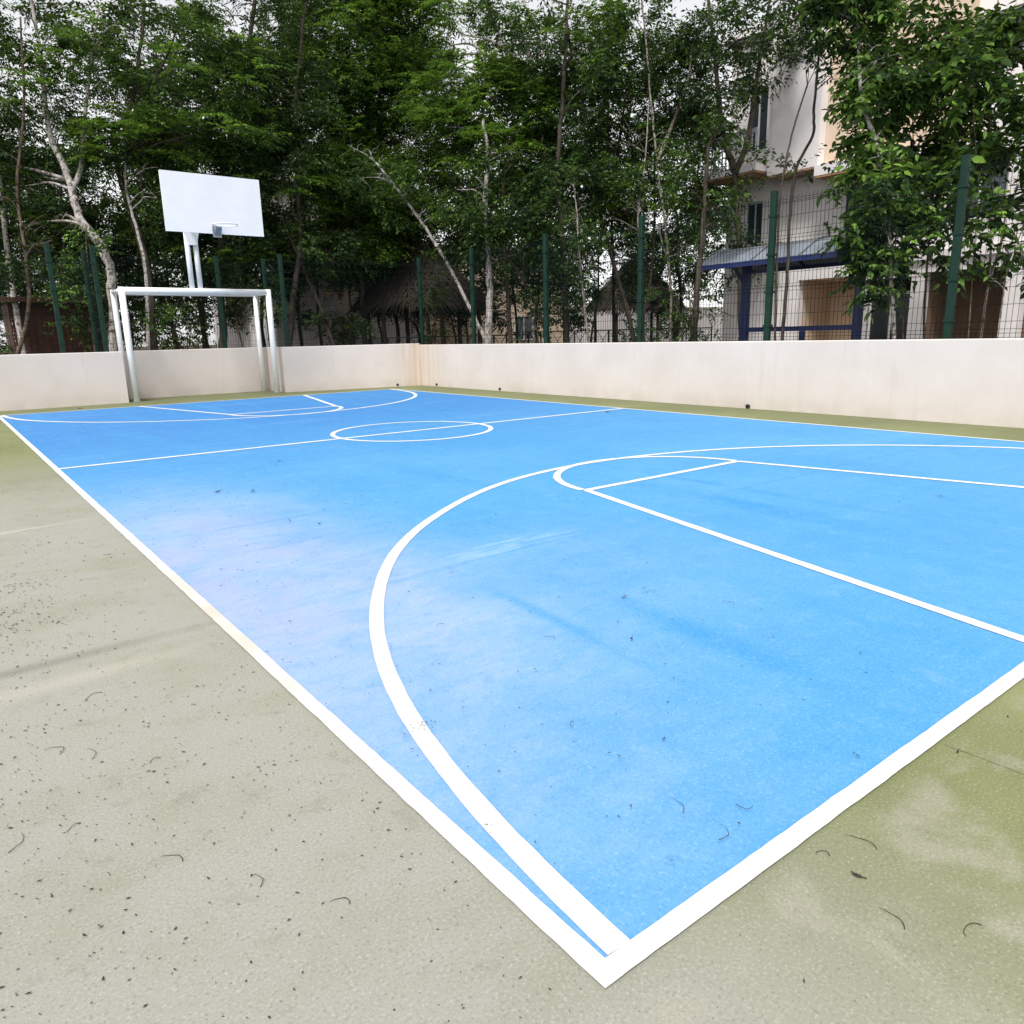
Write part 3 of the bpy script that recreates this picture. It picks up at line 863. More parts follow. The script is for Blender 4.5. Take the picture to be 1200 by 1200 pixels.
# glazed porch door
b = MB(); ax = ((0, 1, 0), (0, 0, 1), (-1, 0, 0)); O = (BX + .32, 0, 0)
for u in (8.54, 9.08, 9.62): b.box((u, 0, 0), (u + .06, 2.08, .06), ax, O)
b.box((8.60, 2.02, .002), (9.62, 2.10, .058), ax, O)
dr = b.build('door', M['frame'], hs_)
b = MB(); b.box((8.58, 0, .01), (9.64, 2.04, .03), ax, O); o = b.build('pane', M['dark'], hs_); o.parent = dr
# projecting upper bay, balcony and ochre soffits
b = MB(); b.box((BX - .75, 10.85, 5.32), (BX - .003, 12.35, 9.195)); b.build('bay', M['bwhite'], hs_)
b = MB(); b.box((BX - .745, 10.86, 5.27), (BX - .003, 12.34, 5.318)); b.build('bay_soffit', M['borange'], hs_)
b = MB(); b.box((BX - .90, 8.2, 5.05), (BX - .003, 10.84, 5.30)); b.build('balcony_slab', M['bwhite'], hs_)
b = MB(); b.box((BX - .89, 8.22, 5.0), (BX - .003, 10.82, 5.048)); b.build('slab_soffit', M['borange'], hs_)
b = MB(); b.box((BX - .45, 7.6, 5.302), (BX - .003, 10.84, 9.19)); b.build('upper_panel', M['bbeige'], hs_)
b = MB(); b.box((BX - 1.2, 12.4, 5.45), (BX - .003, 14.15, 5.62)); bs = b.build('balcony_slab', M['bwhite'], hs_)
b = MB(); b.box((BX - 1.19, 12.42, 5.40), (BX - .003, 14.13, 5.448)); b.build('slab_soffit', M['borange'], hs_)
b = MB(); b.box((BX - 1.19, 12.41, 6.42), (BX - 1.13, 14.14, 6.52))
for y in np.arange(12.45, 14.15, .12): b.box((BX - 1.175, y, 5.62), (BX - 1.145, y + .03, 6.42))
b.build('balcony_railing', M['frame'], hs_)
b = MB(); b.box((BX - .10, -5, 2.78), (BX - .003, 9.8, 3.0)); b.build('string_course', M['bwhite'], hs_)

# white house far behind, left of the near hut
hb = empty('white_house', (12, 29, 0), 'white house with a shaded balcony far behind the trees, between goal and near hut', 'building')
P1 = (0, 29.0, 0); U1 = (1, 0, 0); N1 = (0, -1, 0)
b = MB(); plane_wall(b, P1, U1, N1, 10.3, 12.45, -.06, 7.2, [(10.7, 11.6, 3.9, 5.1)], .2)
b.quad((12.45, 29, -.06), (12.45, 30.4, -.06), (12.45, 30.4, 7.2), (12.45, 29, 7.2))
b.quad((10.3, 29, -.06), (10.3, 29, 7.2), (10.3, 37, 7.2), (10.3, 37, -.06))
b.quad((12.45, 30.405, -.06), (18.0, 30.405, -.06), (18.0, 30.405, 2.2), (12.45, 30.405, 2.2))
b.quad((18, 30.4, -.06), (18, 37, -.06), (18, 37, 7.2), (18, 30.4, 7.2))
b.build('wall', M['bwhite'], hb)
b = MB(); b.quad((12.455, 30.4, 2.2), (18.0, 30.4, 2.2), (18.0, 30.4, 7.2), (12.455, 30.4, 7.2)); b.build('recessed_wall', M['bbeige'], hb)
for r_ in [(10.7, 11.6, 3.9, 5.1)]: window(hb, P1, U1, N1, *r_)
b = MB(); b.box((10.1, 28.8, 7.2), (18.2, 37.2, 7.4)); b.build('roof', M['bwhite'], hb)
b = MB(); b.box((12.46, 28.95, 2.15), (15.0, 30.39, 2.35)); b.box((12.46, 28.95, 2.352), (12.9, 29.03, 3.0)); b.box((13.4, 28.95, 2.352), (15.0, 29.03, 3.0))
for z in (2.5, 2.7, 2.9): b.box((12.9, 28.97, z), (13.4, 29.01, z + .06))
b.build('balcony', M['bwhite'], hb)
b = MB(); b.box((13.25, 29.0, -.05), (13.60, 29.35, 2.148)); b.build('column', M['bbrown'], hb)
b = MB(); b.prism([(0, 5.35), (.9, 5.35), (.9, 5.8)], 12.0, 13.0, ((0, -1, 0), (0, 0, 1), (1, 0, 0)), (0, 30.0, 0)) ; b.build('tiled_awning', M['terracotta'], hb)

# beige house between the two huts
hc = empty('beige_house', (24, 30, 0), 'beige house wall with level joint lines far behind the wood, right of the near hut', 'building')
b = MB()
zc = -.06
for k in range(9):
    b.box((20.6, 30 + (.0 if k % 2 == 0 else .0), zc), (26.4, 36, zc + .585)); b.box((20.62, 30.02, zc + .585), (26.38, 35.98, zc + .60)); zc += .60
b.build('wall', M['bbeige'], hc)
b = MB(); b.box((20.3, 29.7, zc), (26.7, 36.3, zc + .2)); b.build('roof', M['bwhite'], hc)
window(hc, (0, 29.99, 0), U1, N1, 23.0, 24.2, 1.0, 2.2, -.0)
gw = MB(); gw.box((27.0, 32.0, -.06), (52, 32.25, 2.7)); gw.box((26.95, 31.96, 2.7), (52.05, 32.29, 2.80))
tag(gw.build('garden_wall', M['bwhite']), 'far white garden wall glimpsed beneath the eaves of the far thatched hut', 'wall')

# thatched huts
def hut(label, cx, cy, rad, ze, za, seed):
    rng = np.random.default_rng(seed)
    e = empty('thatched_hut', (cx, cy, 0), label, 'hut')
    b = MB(); n = 48
    # cone under the thatch
    prof = [(rad * .97, ze + .05), (rad * .66, ze + (za - ze) * .36), (rad * .33, ze + (za - ze) * .70), (.06, za)]
    rings = []
    for r_, z_ in prof:
        rings.append([(cx + r_ * math.cos(2 * math.pi * k / n), cy + r_ * math.sin(2 * math.pi * k / n), z_ + rng.normal(0, .02)) for k in range(n)])
    for A_, B_ in zip(rings[:-1], rings[1:]):
        for k in range(n): b.quad(A_[k], A_[(k + 1) % n], B_[(k + 1) % n], B_[k], True)
    b.poly(rings[-1])
    # shaggy strips in courses
    nn_ = np.array([0, 0, 1.0])
    for c_ in range(15):
        t = c_ / 14
        r_ = rad * (1.0 - .97 * t); z_ = ze + (za - ze) * (t + .06 * math.sin(math.pi * t))
        m_ = int(30 + 190 * (1 - t))
        for k in range(m_):
            a = 2 * math.pi * (k + rng.uniform(-.4, .4)) / m_
            er = np.array([math.cos(a), math.sin(a), 0]); et = np.array([-math.sin(a), math.cos(a), 0])
            top = np.array([cx, cy, z_ + .09]) + er * max(.03, r_ - .10)
            ln = rng.uniform(.26, .5); dn = unit(er * (rad / (za - ze)) * .8 - nn_ * rng.uniform(.75, 1.15) + et * rng.normal(0, .12))
            w_ = rng.uniform(.02, .045); lift = rng.uniform(.01, .06)
            up_ = unit(er * .7 + nn_ * .7) * lift
            b.quad(top - et * w_, top + et * w_, top + dn * ln + et * w_ * .5 + up_, top + dn * ln - et * w_ * .5 + up_)
    b.build('thatch_roof', M['thatch'], e)
    for k in range(6):
        a = 2 * math.pi * k / 6 + .3
        x, y = cx + rad * .78 * math.cos(a), cy + rad * .78 * math.sin(a)
        p = MB(); p.tube([(x, y, -.06), (x + .02, y, 1.2), (x, y + .02, ze + .35)], [.085, .075, .07], 9, wob=.1, seed=k); p.build('post', M['pole_wood'], e)
    p = MB()
    for k in range(6):
        a, a2 = 2 * math.pi * k / 6 + .3, 2 * math.pi * (k + 1) / 6 + .3
        p.tube([(cx + rad * .78 * math.cos(a), cy + rad * .78 * math.sin(a), ze + .22), (cx + rad * .78 * math.cos(a2), cy + rad * .78 * math.sin(a2), ze + .22)], .05, 8)
    p.build('ring_beam', M['pole_wood'], e)
    return e
hut('near thatched hut with a wide shaggy palm roof behind the court corner', 13.3, 22.7, 2.55, 2.2, 4.5, 5)
hut('far thatched hut with a pointed palm roof right of the leaning dark trunk', 26.8, 25.3, 2.45, 2.35, 4.85, 6)

# black railings with crossed bars by the huts
def railing(label, a, c, n, z1=1.32):
    a = np.array(a, float); c = np.array(c, float)
    e = empty('metal_railing', (a[0], a[1], 0), label, 'railing')
    P = lambda t, z: (*(a + (c - a) * t), z)
    for k in range(n + 1):
        b = MB(); b.bar(P(k / n, -.06), P(k / n, z1), .04); b.build('post', M['black_metal'], e)
    b = MB(); b.bar(P(-.005, z1 + .02), P(1.005, z1 + .02), .06, .04); b.build('handrail', M['black_metal'], e)
    b = MB(); b.bar(P(0, .62), P(1, .62), .03)
    for k in range(n * 3):
        t0, t1 = k / (n * 3), (k + 1) / (n * 3)
        b.bar(P(t0, .63), P(t1, z1), .022); b.bar(P(t1, .63), P(t0, z1), .018)
    b.build('crossed_bars', M['black_metal'], e)
railing('black railing with crossed bars in front of the far thatched hut', (16.6, 22.2), (22.6, 17.4), 6)
railing('black railing with crossed bars in front of the near thatched hut', (9.6, 20.9), (14.6, 18.4), 5, 1.22)

# red brown shed at left
sh = empty('wooden_shed', (2.1, 21.6, 0), 'small red brown board shed half hidden by leaves behind the left wall', 'shed')
b = MB()
for k in range(14):
    x = .9 + k * .15; b.box((x, 20.9, -.06), (x + .143, 20.93, 2.25))
for k in range(12):
    y = 20.94 + k * .15; b.box((2.98, y, -.06), (3.01, y + .143, 2.25)); b.box((.86, y, -.06), (.89, y + .143, 2.25))
b.box((.9, 20.925, .2), (2.98, 20.97, 2.2))
b.build('wall', M['shed_wood'], sh)
b = MB(); b.prism([(-.3, 2.25), (2.3, 2.40), (2.3, 2.50), (-.3, 2.35)], .6, 3.25, ((0, 1, 0), (0, 0, 1), (1, 0, 0)), (0, 20.8, 0)); b.build('roof', M['shed_wood'], sh)

# blue shelter with a curved roof
st = empty('waiting_shelter', (14.0, 8.5, 0), 'blue steel waiting shelter with a curved grey sheet roof behind the right fence', 'shelter')
xa, xc, ya, yb, ze, zp = 13.0, 15.0, 7.1, 10.40, 2.60, 3.0
prof = []
for k in range(13):
    t = k / 12; prof.append((xa + (xc - xa) * t, ze + (zp - ze) * math.sin(math.pi * t) ** 1.15))
b = MB()
pr2 = [(x, z) for x, z in prof] + [(x, z - .02) for x, z in prof[::-1]]
m_ = len(prof)
for y0, y1 in ((ya, yb),):
    for k in range(m_ - 1):
        (x0, z0), (x1, z1) = prof[k], prof[k + 1]
        b.quad((x0, y0, z0), (x1, y0, z1), (x1, y1, z1), (x0, y1, z0), True); b.quad((x0, y0, z0 - .02), (x0, y1, z0 - .02), (x1, y1, z1 - .02), (x1, y0, z1 - .02), True)
b.build('roof_sheet', M['poly'], st)
for y in (ya + .03, 7.9, 9.0, yb - .03):
    b = MB()
    for k in range(m_ - 1):
        (x0, z0), (x1, z1) = prof[k], prof[k + 1]
        b.bar((x0, y, z0 - .045), (x1, y, z1 - .045), .05, .05, up=(0, 1, 0))
    b.build('roof_rib', M['blue_metal'], st)
for y in (ya + .03, 7.9, 9.0, yb - .03):
    b = MB()
    for k in range(m_ - 1):
        (x0, z0), (x1, z1) = prof[k], prof[k + 1]
        b.bar((x0, y, z0 + .012), (x1, y, z1 + .012), .05, .015, up=(0, 1, 0))
    b.build('cover_strip', M['galv'], st)
b = MB(); b.box((xa - .03, ya, ze - .09), (xa + .02, yb, ze + .01)); b.build('fascia', M['blue_metal'], st)
b = MB(); b.box((xc - .02, ya, ze - .09), (xc + .03, yb, ze + .01)); b.build('fascia', M['blue_metal'], st)
for y in (7.15, 9.80):
    b = MB(); b.box((13.92, y - .075, -.06), (14.08, y + .075, zp - .10), b=.015); b.build('post', M['blue_metal'], st)
    b = MB(); b.bar((14.0, y, zp - .15), (xa + .05, y, ze - .03), .06, .07); b.bar((14.0, y, zp - .15), (xc - .05, y, ze - .03), .06, .07)
    b.bar((14.0, y, 2.15), (14.0, y + .55, zp - .14), .05, .06); b.build('bracket', M['blue_metal'], st)
b = MB(); b.box((13.96, 7.23, 1.17), (14.04, 9.72, 1.27)); b.build('back_rail', M['blue_metal'], st)
for y in (8.35,):
    b = MB(); b.box((13.965, y - .05, -.06), (14.035, y + .05, 1.168)); b.build('rail_post', M['blue_metal'], st)
b = MB(); b.box((13.5, 7.23, .43), (13.98, 9.72, .48)); b.build('bench_seat', M['blue_metal'], st)

# ------------------------------------------------------------------ the trees one can tell apart, left to right
T('thin pale tree at the left edge, its stem rising straight behind the wall', [(27, 412), (17, 350), (8, 290), (0, 215), (-8, 120), (-14, 40), (-20, -60)], 4, 2.5,
  [(-40, 60, 70, 90, .8), (20, 10, 60, 60, .6), (-30, 200, 60, 60, .7)], 'oval', 'leaf_mid', 'bark_pale', seed=11)
T('thin leaning tree left of the first fence post, pale at its foot', [(22, 414), (34, 360), (30, 300), (20, 220), (28, 120), (24, 20)], 3, 2.0,
  [(20, 260, 55, 55, .9), (-10, 150, 70, 60, .8), (40, 300, 40, 35, .7)], 'oval', 'leaf_dark', 'bark_brown', seed=12)
T('pale crooked tree forking in two beside the left goal post', [(133, 412), (132, 350), (128, 310), (113, 281), (95, 258), (86, 232), (84, 218)], 6.2, 1.3,
  [(30, 110, 60, 40, .8, .3), (120, 165, 40, 30, .7, .6), (20, 30, 80, 50, .6), (125, 60, 46, 50, .5), (10, 200, 50, 32, .7, .8), (50, 280, 36, 26, .6, .8)],
  'fern', 'leaf_mid', 'bark_pale', [([(84, 220), (74, 192), (62, 168), (54, 130), (47, 60), (38, 8), (30, -60)], 4.2),
                  ([(85, 222), (95, 195), (98, 150), (103, 105), (108, 60), (116, 10)], 3.2)], seed=13, fronds=26, rtop=.62)
T('dark twisted tree left of the backboard, kinked below its crown', [(181, 408), (174, 330), (162, 272), (146, 225), (134, 178), (133, 155), (146, 140), (156, 115), (161, 80), (167, 30), (170, -40)], 4.6, 2.0,
  [(175, 40, 70, 60, .55), (230, 100, 80, 70, 1.0), (150, 190, 60, 45, .7), (250, 180, 60, 45, .9), (120, 100, 60, 50, .5)], 'fern', 'leaf_mid', 'bark_dark', seed=14, fronds=34, size=1.15,
  forks=[([(156, 115), (185, 85), (205, 40), (220, -20)], 2.2)])
T('thin pale stem twined beside the dark twisted tree left of the backboard', [(174, 408), (172, 340), (168, 300), (160, 268), (148, 222), (147, 170), (152, 140), (165, 118)], 2.4, 1.6,
  [(170, 150, 45, 22, 1.2), (120, 175, 40, 25, .9), (185, 215, 40, 40, .6)], 'fern', 'leaf_lite', 'bark_pale', seed=15, fronds=10, limbs=6)
T('young bright green sapling between the left goal post and the fence post', [(112, 412), (108, 380), (104, 340), (102, 300), (100, 262)], 1.6, 1.4,
  [(105, 300, 34, 26, 1.0), (112, 350, 40, 26, .9), (88, 335, 30, 22, .7), (92, 385, 34, 16, .6), (190, 385, 26, 14, .5)], 'oval', 'leaf_lite', 'bark_brown', seed=16, limbs=10)
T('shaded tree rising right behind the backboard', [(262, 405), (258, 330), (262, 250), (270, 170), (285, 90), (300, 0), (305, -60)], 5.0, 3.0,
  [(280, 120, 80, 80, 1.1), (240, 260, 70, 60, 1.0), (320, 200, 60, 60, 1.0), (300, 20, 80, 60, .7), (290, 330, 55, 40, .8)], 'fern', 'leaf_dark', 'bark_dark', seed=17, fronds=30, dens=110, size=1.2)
T('slim dark tree behind the right goal post', [(338, 404), (345, 340), (352, 290), (350, 220), (346, 140), (352, 60), (360, -20)], 4.2, 2.0,
  [(350, 190, 50, 70, .9), (330, 90, 60, 60, .7), (365, 280, 45, 40, .8)], 'oval', 'leaf_dark', 'bark_dark', seed=18, forks=[([(350, 300), (332, 260), (322, 220)], 1.6)])
T('small leaning tree with dark crossed stems left of the white house', [(390, 404), (376, 360), (362, 330), (352, 305), (340, 285)], 3.0, 1.7,
  [(345, 300, 40, 30, .8), (385, 300, 35, 25, .8), (400, 385, 28, 18, 1.2)], 'oval', 'leaf_dark', 'bark_dark', seed=19, forks=[([(376, 360), (380, 335), (378, 315)], 1.2)])
T('largest dense tree with deep hanging feathery crown left of centre', [(428, 404), (424, 340), (420, 270), (424, 190), (432, 110), (440, 30), (445, -60)], 3.4, 5.0,
  [(430, 60, 85, 85, 1.5), (385, 150, 55, 70, 1.2), (470, 130, 60, 75, 1.3), (430, 220, 75, 60, 1.2), (400, 20, 60, 55, .9), (400, 290, 50, 40, .9), (480, 30, 50, 50, .8), (450, 270, 55, 45, .8)],
  'fern', 'leaf_fern', 'bark_dark', seed=20, fronds=90, dens=170, limbs=14, size=1.3)
T('slender pale trunk leaning left in front of the near thatched hut', [(571, 404), (548, 355), (526, 312), (508, 282), (488, 252), (466, 222), (440, 190)], 2.6, 1.7,
  [(470, 225, 45, 35, .8), (430, 190, 40, 40, .8), (500, 240, 35, 30, .5)], 'oval', 'leaf_mid', 'bark_pale', seed=21, rtop=.5)
T('tall tree with bare pale branches fanning out under its top', [(598, 404), (594, 330), (588, 250), (596, 180), (612, 120), (625, 90)], 3.4, 3.2,
  [(545, 110, 60, 38, 1.1), (600, 130, 60, 40, 1.1), (570, 190, 55, 32, .9), (550, 10, 40, 26, .8), (640, 70, 55, 40, .6), (640, 170, 50, 50, .9), (530, 160, 45, 30, .9), (690, 20, 50, 40, .5)],
  'fern', 'leaf_fern', 'bark_brown', [([(618, 100), (606, 75), (592, 52), (576, 22), (566, -6)], 3.0), ([(625, 92), (618, 60), (600, 34), (580, 14), (566, 2), (540, -25)], 3.4),
    ([(612, 110), (583, 70), (560, 63), (545, 64), (522, 67)], 2.2), ([(590, 72), (572, 64), (552, 52), (536, 52), (520, 56)], 1.8), ([(600, 60), (572, 46), (550, 42), (530, 36)], 1.6),
    ([(566, 66), (548, 74), (528, 82)], 1.4), ([(625, 90), (632, 50), (622, 20), (606, -12)], 2.4), ([(632, 80), (640, 40), (648, 0)], 1.8)], seed=22, fronds=75, dens=130, size=1.25, limbs=10, twig_bark='bark_pale')
T('thin pale upright stem showing between the two thatched huts', [(572, 404), (574, 350), (572, 290), (568, 240), (572, 190), (566, 140)], 5.0, 1.4,
  [(560, 240, 40, 40, .8), (590, 200, 40, 40, .7), (590, 290, 40, 26, .6)], 'oval', 'leaf_mid', 'bark_pale', seed=23)
T('dark tree leaning hard left with a forked limb, right of the near hut', [(642, 404), (634, 370), (618, 338), (604, 314), (590, 298), (572, 286)], 2.2, 3.2,
  [(560, 280, 45, 30, .7), (600, 270, 50, 32, .9), (640, 290, 40, 26, .8)], 'oval', 'leaf_dark', 'bark_dark', [([(616, 332), (613, 318), (622, 300), (630, 280)], 2.2)], seed=24)
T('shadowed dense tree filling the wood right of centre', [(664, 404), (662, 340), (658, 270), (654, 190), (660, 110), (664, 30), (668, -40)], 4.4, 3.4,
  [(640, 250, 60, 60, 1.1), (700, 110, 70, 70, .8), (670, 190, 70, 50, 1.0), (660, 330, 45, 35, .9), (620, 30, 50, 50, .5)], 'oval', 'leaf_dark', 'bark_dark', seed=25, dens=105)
T('pale mottled young stem right of the leaning dark tree', [(690, 404), (684, 350), (679, 300), (676, 250), (672, 215)], 1.8, 1.5,
  [(668, 250, 32, 45, .7), (690, 300, 28, 30, .7)], 'oval', 'leaf_mid', 'bark_speck', seed=26)
T('thick dark trunk leaning left in front of the far thatched hut', [(744, 404), (730, 345), (714, 290), (702, 245), (693, 200), (684, 150), (672, 90), (664, 20)], 3.0, 6.2,
  [(690, 150, 70, 60, 1.0), (720, 90, 70, 60, .8), (660, 60, 60, 60, .7), (725, 225, 45, 35, .8), (690, 240, 40, 40, .6)], 'fern', 'leaf_dark', 'bark_dark',
  [([(700, 240), (718, 205), (728, 150), (735, 90)], 2.6)], seed=27, fronds=26, limbs=11)
T('brown speckled trunk next to the fence post by the far hut', [(752, 404), (750, 360), (752, 310), (748, 250), (756, 190), (760, 120)], 2.0, 3.2,
  [(735, 250, 36, 36, .7), (745, 170, 45, 45, .5)], 'oval', 'leaf_mid', 'bark_speck', seed=28)
T('tall speckled pale trunk right of the far thatched hut', [(785, 404), (786, 345), (783, 300), (778, 250), (771, 205), (767, 160), (762, 110), (757, 50), (750, -20)], 1.8, 5.2,
  [(735, 60, 50, 50, .55), (805, 30, 55, 40, .5), (760, -10, 60, 40, .6), (825, 110, 28, 30, .4), (800, 290, 30, 30, .4)], 'oval', 'leaf_mid', 'bark_speck',
  [([(770, 190), (782, 160), (794, 130), (806, 95), (812, 50)], 2.6), ([(784, 305), (776, 285), (772, 262)], 1.6)], seed=29, rtop=.5)
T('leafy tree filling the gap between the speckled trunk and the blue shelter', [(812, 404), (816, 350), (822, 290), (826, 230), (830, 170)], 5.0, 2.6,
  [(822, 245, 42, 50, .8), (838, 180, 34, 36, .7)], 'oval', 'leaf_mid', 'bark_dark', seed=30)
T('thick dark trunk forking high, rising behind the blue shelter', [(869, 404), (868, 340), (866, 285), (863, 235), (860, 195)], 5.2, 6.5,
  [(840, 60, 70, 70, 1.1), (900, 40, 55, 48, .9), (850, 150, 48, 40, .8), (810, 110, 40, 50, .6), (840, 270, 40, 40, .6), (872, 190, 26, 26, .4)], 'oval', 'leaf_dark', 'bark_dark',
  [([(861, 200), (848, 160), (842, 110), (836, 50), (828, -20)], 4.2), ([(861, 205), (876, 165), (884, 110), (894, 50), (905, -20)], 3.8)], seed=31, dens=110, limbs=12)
T('very thin straight sapling stem leaning right across the white gable', [(908, 404), (910, 320), (913, 250), (918, 205), (930, 150), (946, 100)], 1.6, 1.6,
  [(930, 45, 40, 26, .7), (908, 195, 20, 14, .5)], 'oval', 'leaf_dark', 'bark_dark', seed=32, limbs=5, rtop=.6)
T('thin dark wavy stem across the white gable, right of the straighter sapling', [(916, 404), (922, 330), (926, 250), (934, 195), (952, 160), (954, 125), (958, 85), (962, 30)], 2.2, 2.6,
  [(955, 30, 46, 36, .9), (985, 80, 22, 16, .5), (940, 195, 24, 12, .6), (900, 10, 40, 30, .6)], 'oval', 'leaf_dark', 'bark_dark', seed=33, limbs=5, rtop=.6)
T('thin whitish tree with a Y shaped fork near the top right', [(1048, 404), (1044, 320), (1040, 250), (1036, 205), (1026, 165), (1014, 130), (1008, 100), (1007, 66), (1008, 48)], 2.6, 2.8,
  [(1040, 140, 38, 36, .9), (1022, 205, 36, 34, .9), (1050, 80, 50, 40, .7), (1010, 255, 40, 28, .9), (985, 30, 40, 36, 1.0), (1018, 70, 34, 40, .9), (1018, 150, 26, 40, .8), (980, -10, 50, 34, .7), (1050, 260, 45, 45, .9), (1030, 325, 30, 24, .8)], 'big', 'leaf_lite', 'bark_pale',
  [([(1008, 50), (1003, 25), (996, 0), (990, -40)], 1.9), ([(1008, 50), (1018, 26), (1030, 2), (1042, -30)], 1.9)], seed=34, dens=125, size=1.2, rtop=.75, limbs=12)
T('dark slender trunk standing against the porch door', [(1058, 404), (1058, 360), (1056, 300), (1062, 230), (1070, 160), (1066, 60)], 1.3, 4.0,
  [(1040, 290, 45, 32, .8), (1090, 240, 45, 45, .9), (1080, 140, 50, 45, .7)], 'big', 'leaf_mid', 'bark_brown', seed=35, dens=72, size=1.2)
T('straight brown trunk beside the white porch pillar', [(1082, 404), (1084, 350), (1088, 290), (1092, 220), (1096, 150), (1100, 60), (1100, -20)], 1.6, 4.4,
  [(1110, 90, 60, 55, 1.0), (1075, 15, 70, 45, .9), (1060, 100, 40, 40, .8), (1120, 190, 55, 50, .9), (1060, 200, 45, 40, .6)], 'big', 'leaf_lite', 'bark_brown', seed=36, dens=75, size=1.2, limbs=11)
T('leafy tree over the last fence post with large bright leaves', [(1134, 404), (1138, 350), (1142, 290), (1146, 220), (1142, 150), (1140, 60)], .9, 3.0,
  [(1125, 250, 40, 42, .9), (1160, 160, 50, 55, .9), (1100, 310, 32, 22, .7), (1150, 70, 60, 50, .8)], 'big', 'leaf_lite', 'bark_brown', seed=37, dens=75, size=1.3, limbs=12)
T('twin dark stem near the right edge, leaning slightly right', [(1148, 404), (1154, 360), (1160, 310), (1162, 240), (1160, 150), (1160, 58), (1167, 20), (1174, -40)], 1.8, 3.6,
  [(1180, 60, 50, 60, .8), (1190, 200, 50, 60, .9), (1150, 110, 45, 40, .5)], 'big', 'leaf_mid', 'bark_speck', seed=38, size=1.2, dens=75, forks=[([(1158, 330), (1172, 290), (1180, 240)], 2.4)])
T('thin pale stem at the far right edge under hanging leaves', [(1168, 404), (1174, 360), (1180, 320), (1190, 290), (1204, 250), (1215, 180), (1220, 80)], 1.2, 2.6,
  [(1210, 280, 40, 40, .8), (1190, 325, 30, 16, .7), (1230, 140, 60, 70, .9), (1225, 20, 60, 60, .8)], 'big', 'leaf_mid', 'bark_pale', seed=39, size=1.2, dens=75)

# ------------------------------------------------------------------ low plants behind the wall
def bush(label, cx, cy, rx, ry, off, leaf, style='fern', seed=1, dens=150):
    d = walld(cx) + off
    c = at(cx, cy, d); k = d / FPX
    top = c.copy(); base = np.array([c[0], c[1], -.06])
    rng = np.random.default_rng(seed)
    e = empty('shrub', tuple(base), label, 'shrub')
    b = MB()
    for q in range(7):
        tgt = c + unit(rng.normal(size=3)) * np.array([rx, rx, ry]) * k * .7
        p = limb_path(rng, base + np.array([rng.normal(0, .06), rng.normal(0, .06), 0]), tgt, .08)
        b.tube(p, [.02 * (1 - .7 * i / (len(p) - 1)) for i in range(len(p))], 6)
    b.build('stems', M['bark_brown'], e)
    bl = [(c, (rx * k, rx * k, ry * k), 1.0), (c - np.array([0, 0, ry * k * .9]), (rx * k * .8, rx * k * .8, ry * k * .8), .6)]
    O, D = crown_leaves(rng, bl, style, dens)
    Ln = rng.uniform(.25, .45, len(O))
    V, F = fern_sprays(rng, O, D, Ln, 8, .11, .03) if style == 'fern' else oval_sprays(rng, O, D, Ln, 8, .10, .045)
    leaf_mesh('foliage', V - base, F, M[leaf], e)
bush('feathery green shrub left of the blue shelter', 805, 352, 38, 34, 2.4, 'leaf_mid', seed=51)
bush('drooping green shrub in front of the near thatched hut', 500, 330, 30, 40, 2.0, 'leaf_mid', seed=52)
bush('low dark shrub at the foot of the leaning dark tree', 630, 368, 24, 24, 1.8, 'leaf_dark', 'oval', seed=53)
bush('small leafy shrub under the balcony of the white house', 400, 385, 22, 18, 3.6, 'leaf_dark', 'oval', seed=54)
bush('bright low shrub inside the goal view, behind the recess wall', 205, 380, 36, 22, 2.2, 'leaf_lite', 'oval', seed=55)
bush('loose leafy shrub behind the wall at the left edge', 45, 392, 30, 24, 3.4, 'leaf_mid', 'oval', seed=56)

# ------------------------------------------------------------------ the shaded wood behind: thin stems repeated
rngB = np.random.default_rng(77)
protos = []
def proto(i, h, leaf, bark, style):
    rng = np.random.default_rng(300 + i)
    lean = rng.normal(0, .35, 2)
    tr = [np.array([0, 0, -.06])]
    for k in range(1, 7):
        t = k / 6
        tr.append(np.array([lean[0] * t + rng.normal(0, .10), lean[1] * t + rng.normal(0, .10), h * .88 * t]))
    top = tr[-1]
    bl = []
    for k in range(8):
        z = h * (.26 + .74 * (k + rng.uniform(0, 1)) / 8)
        bl.append((np.array([lean[0] * z / h + rng.normal(0, .7), lean[1] * z / h + rng.normal(0, .7), z]), (rng.uniform(.7, 1.2), rng.uniform(.7, 1.2), rng.uniform(.5, .95)), rng.uniform(.6, 1.0)))
    return make_tree('woodland_tree', 'x', tr, rng.uniform(.035, .075), bl, style, leaf, bark, (), 95, 400 + i, limbs=8, size=1.2)
specs = [(8.5, 'leaf_dark', 'bark_dark', 'oval'), (9.5, 'leaf_mid', 'bark_brown', 'fern'), (7.5, 'leaf_dark', 'bark_dark', 'fern'), (10.5, 'leaf_mid', 'bark_dark', 'oval'),
         (6.0, 'leaf_mid', 'bark_brown', 'oval'), (9.0, 'leaf_dark', 'bark_dark', 'oval')]
for i, s in enumerate(specs): protos.append(proto(i, *s))
wood = []
zones = [(-60, 130, 'behind the left end of the wall'), (130, 320, 'behind the goal'), (320, 480, 'around the white house'), (480, 640, 'behind the near thatched hut'),
         (640, 830, 'around the far thatched hut')]
kinds = ['dark leafed slim tree in the shaded wood', 'taller feathery tree in the shaded wood', 'low dark feathery tree in the shaded wood', 'tall leafy tree in the shaded wood',
         'small leafy tree in the shaded wood', 'dark thin tree in the shaded wood']
used = set()
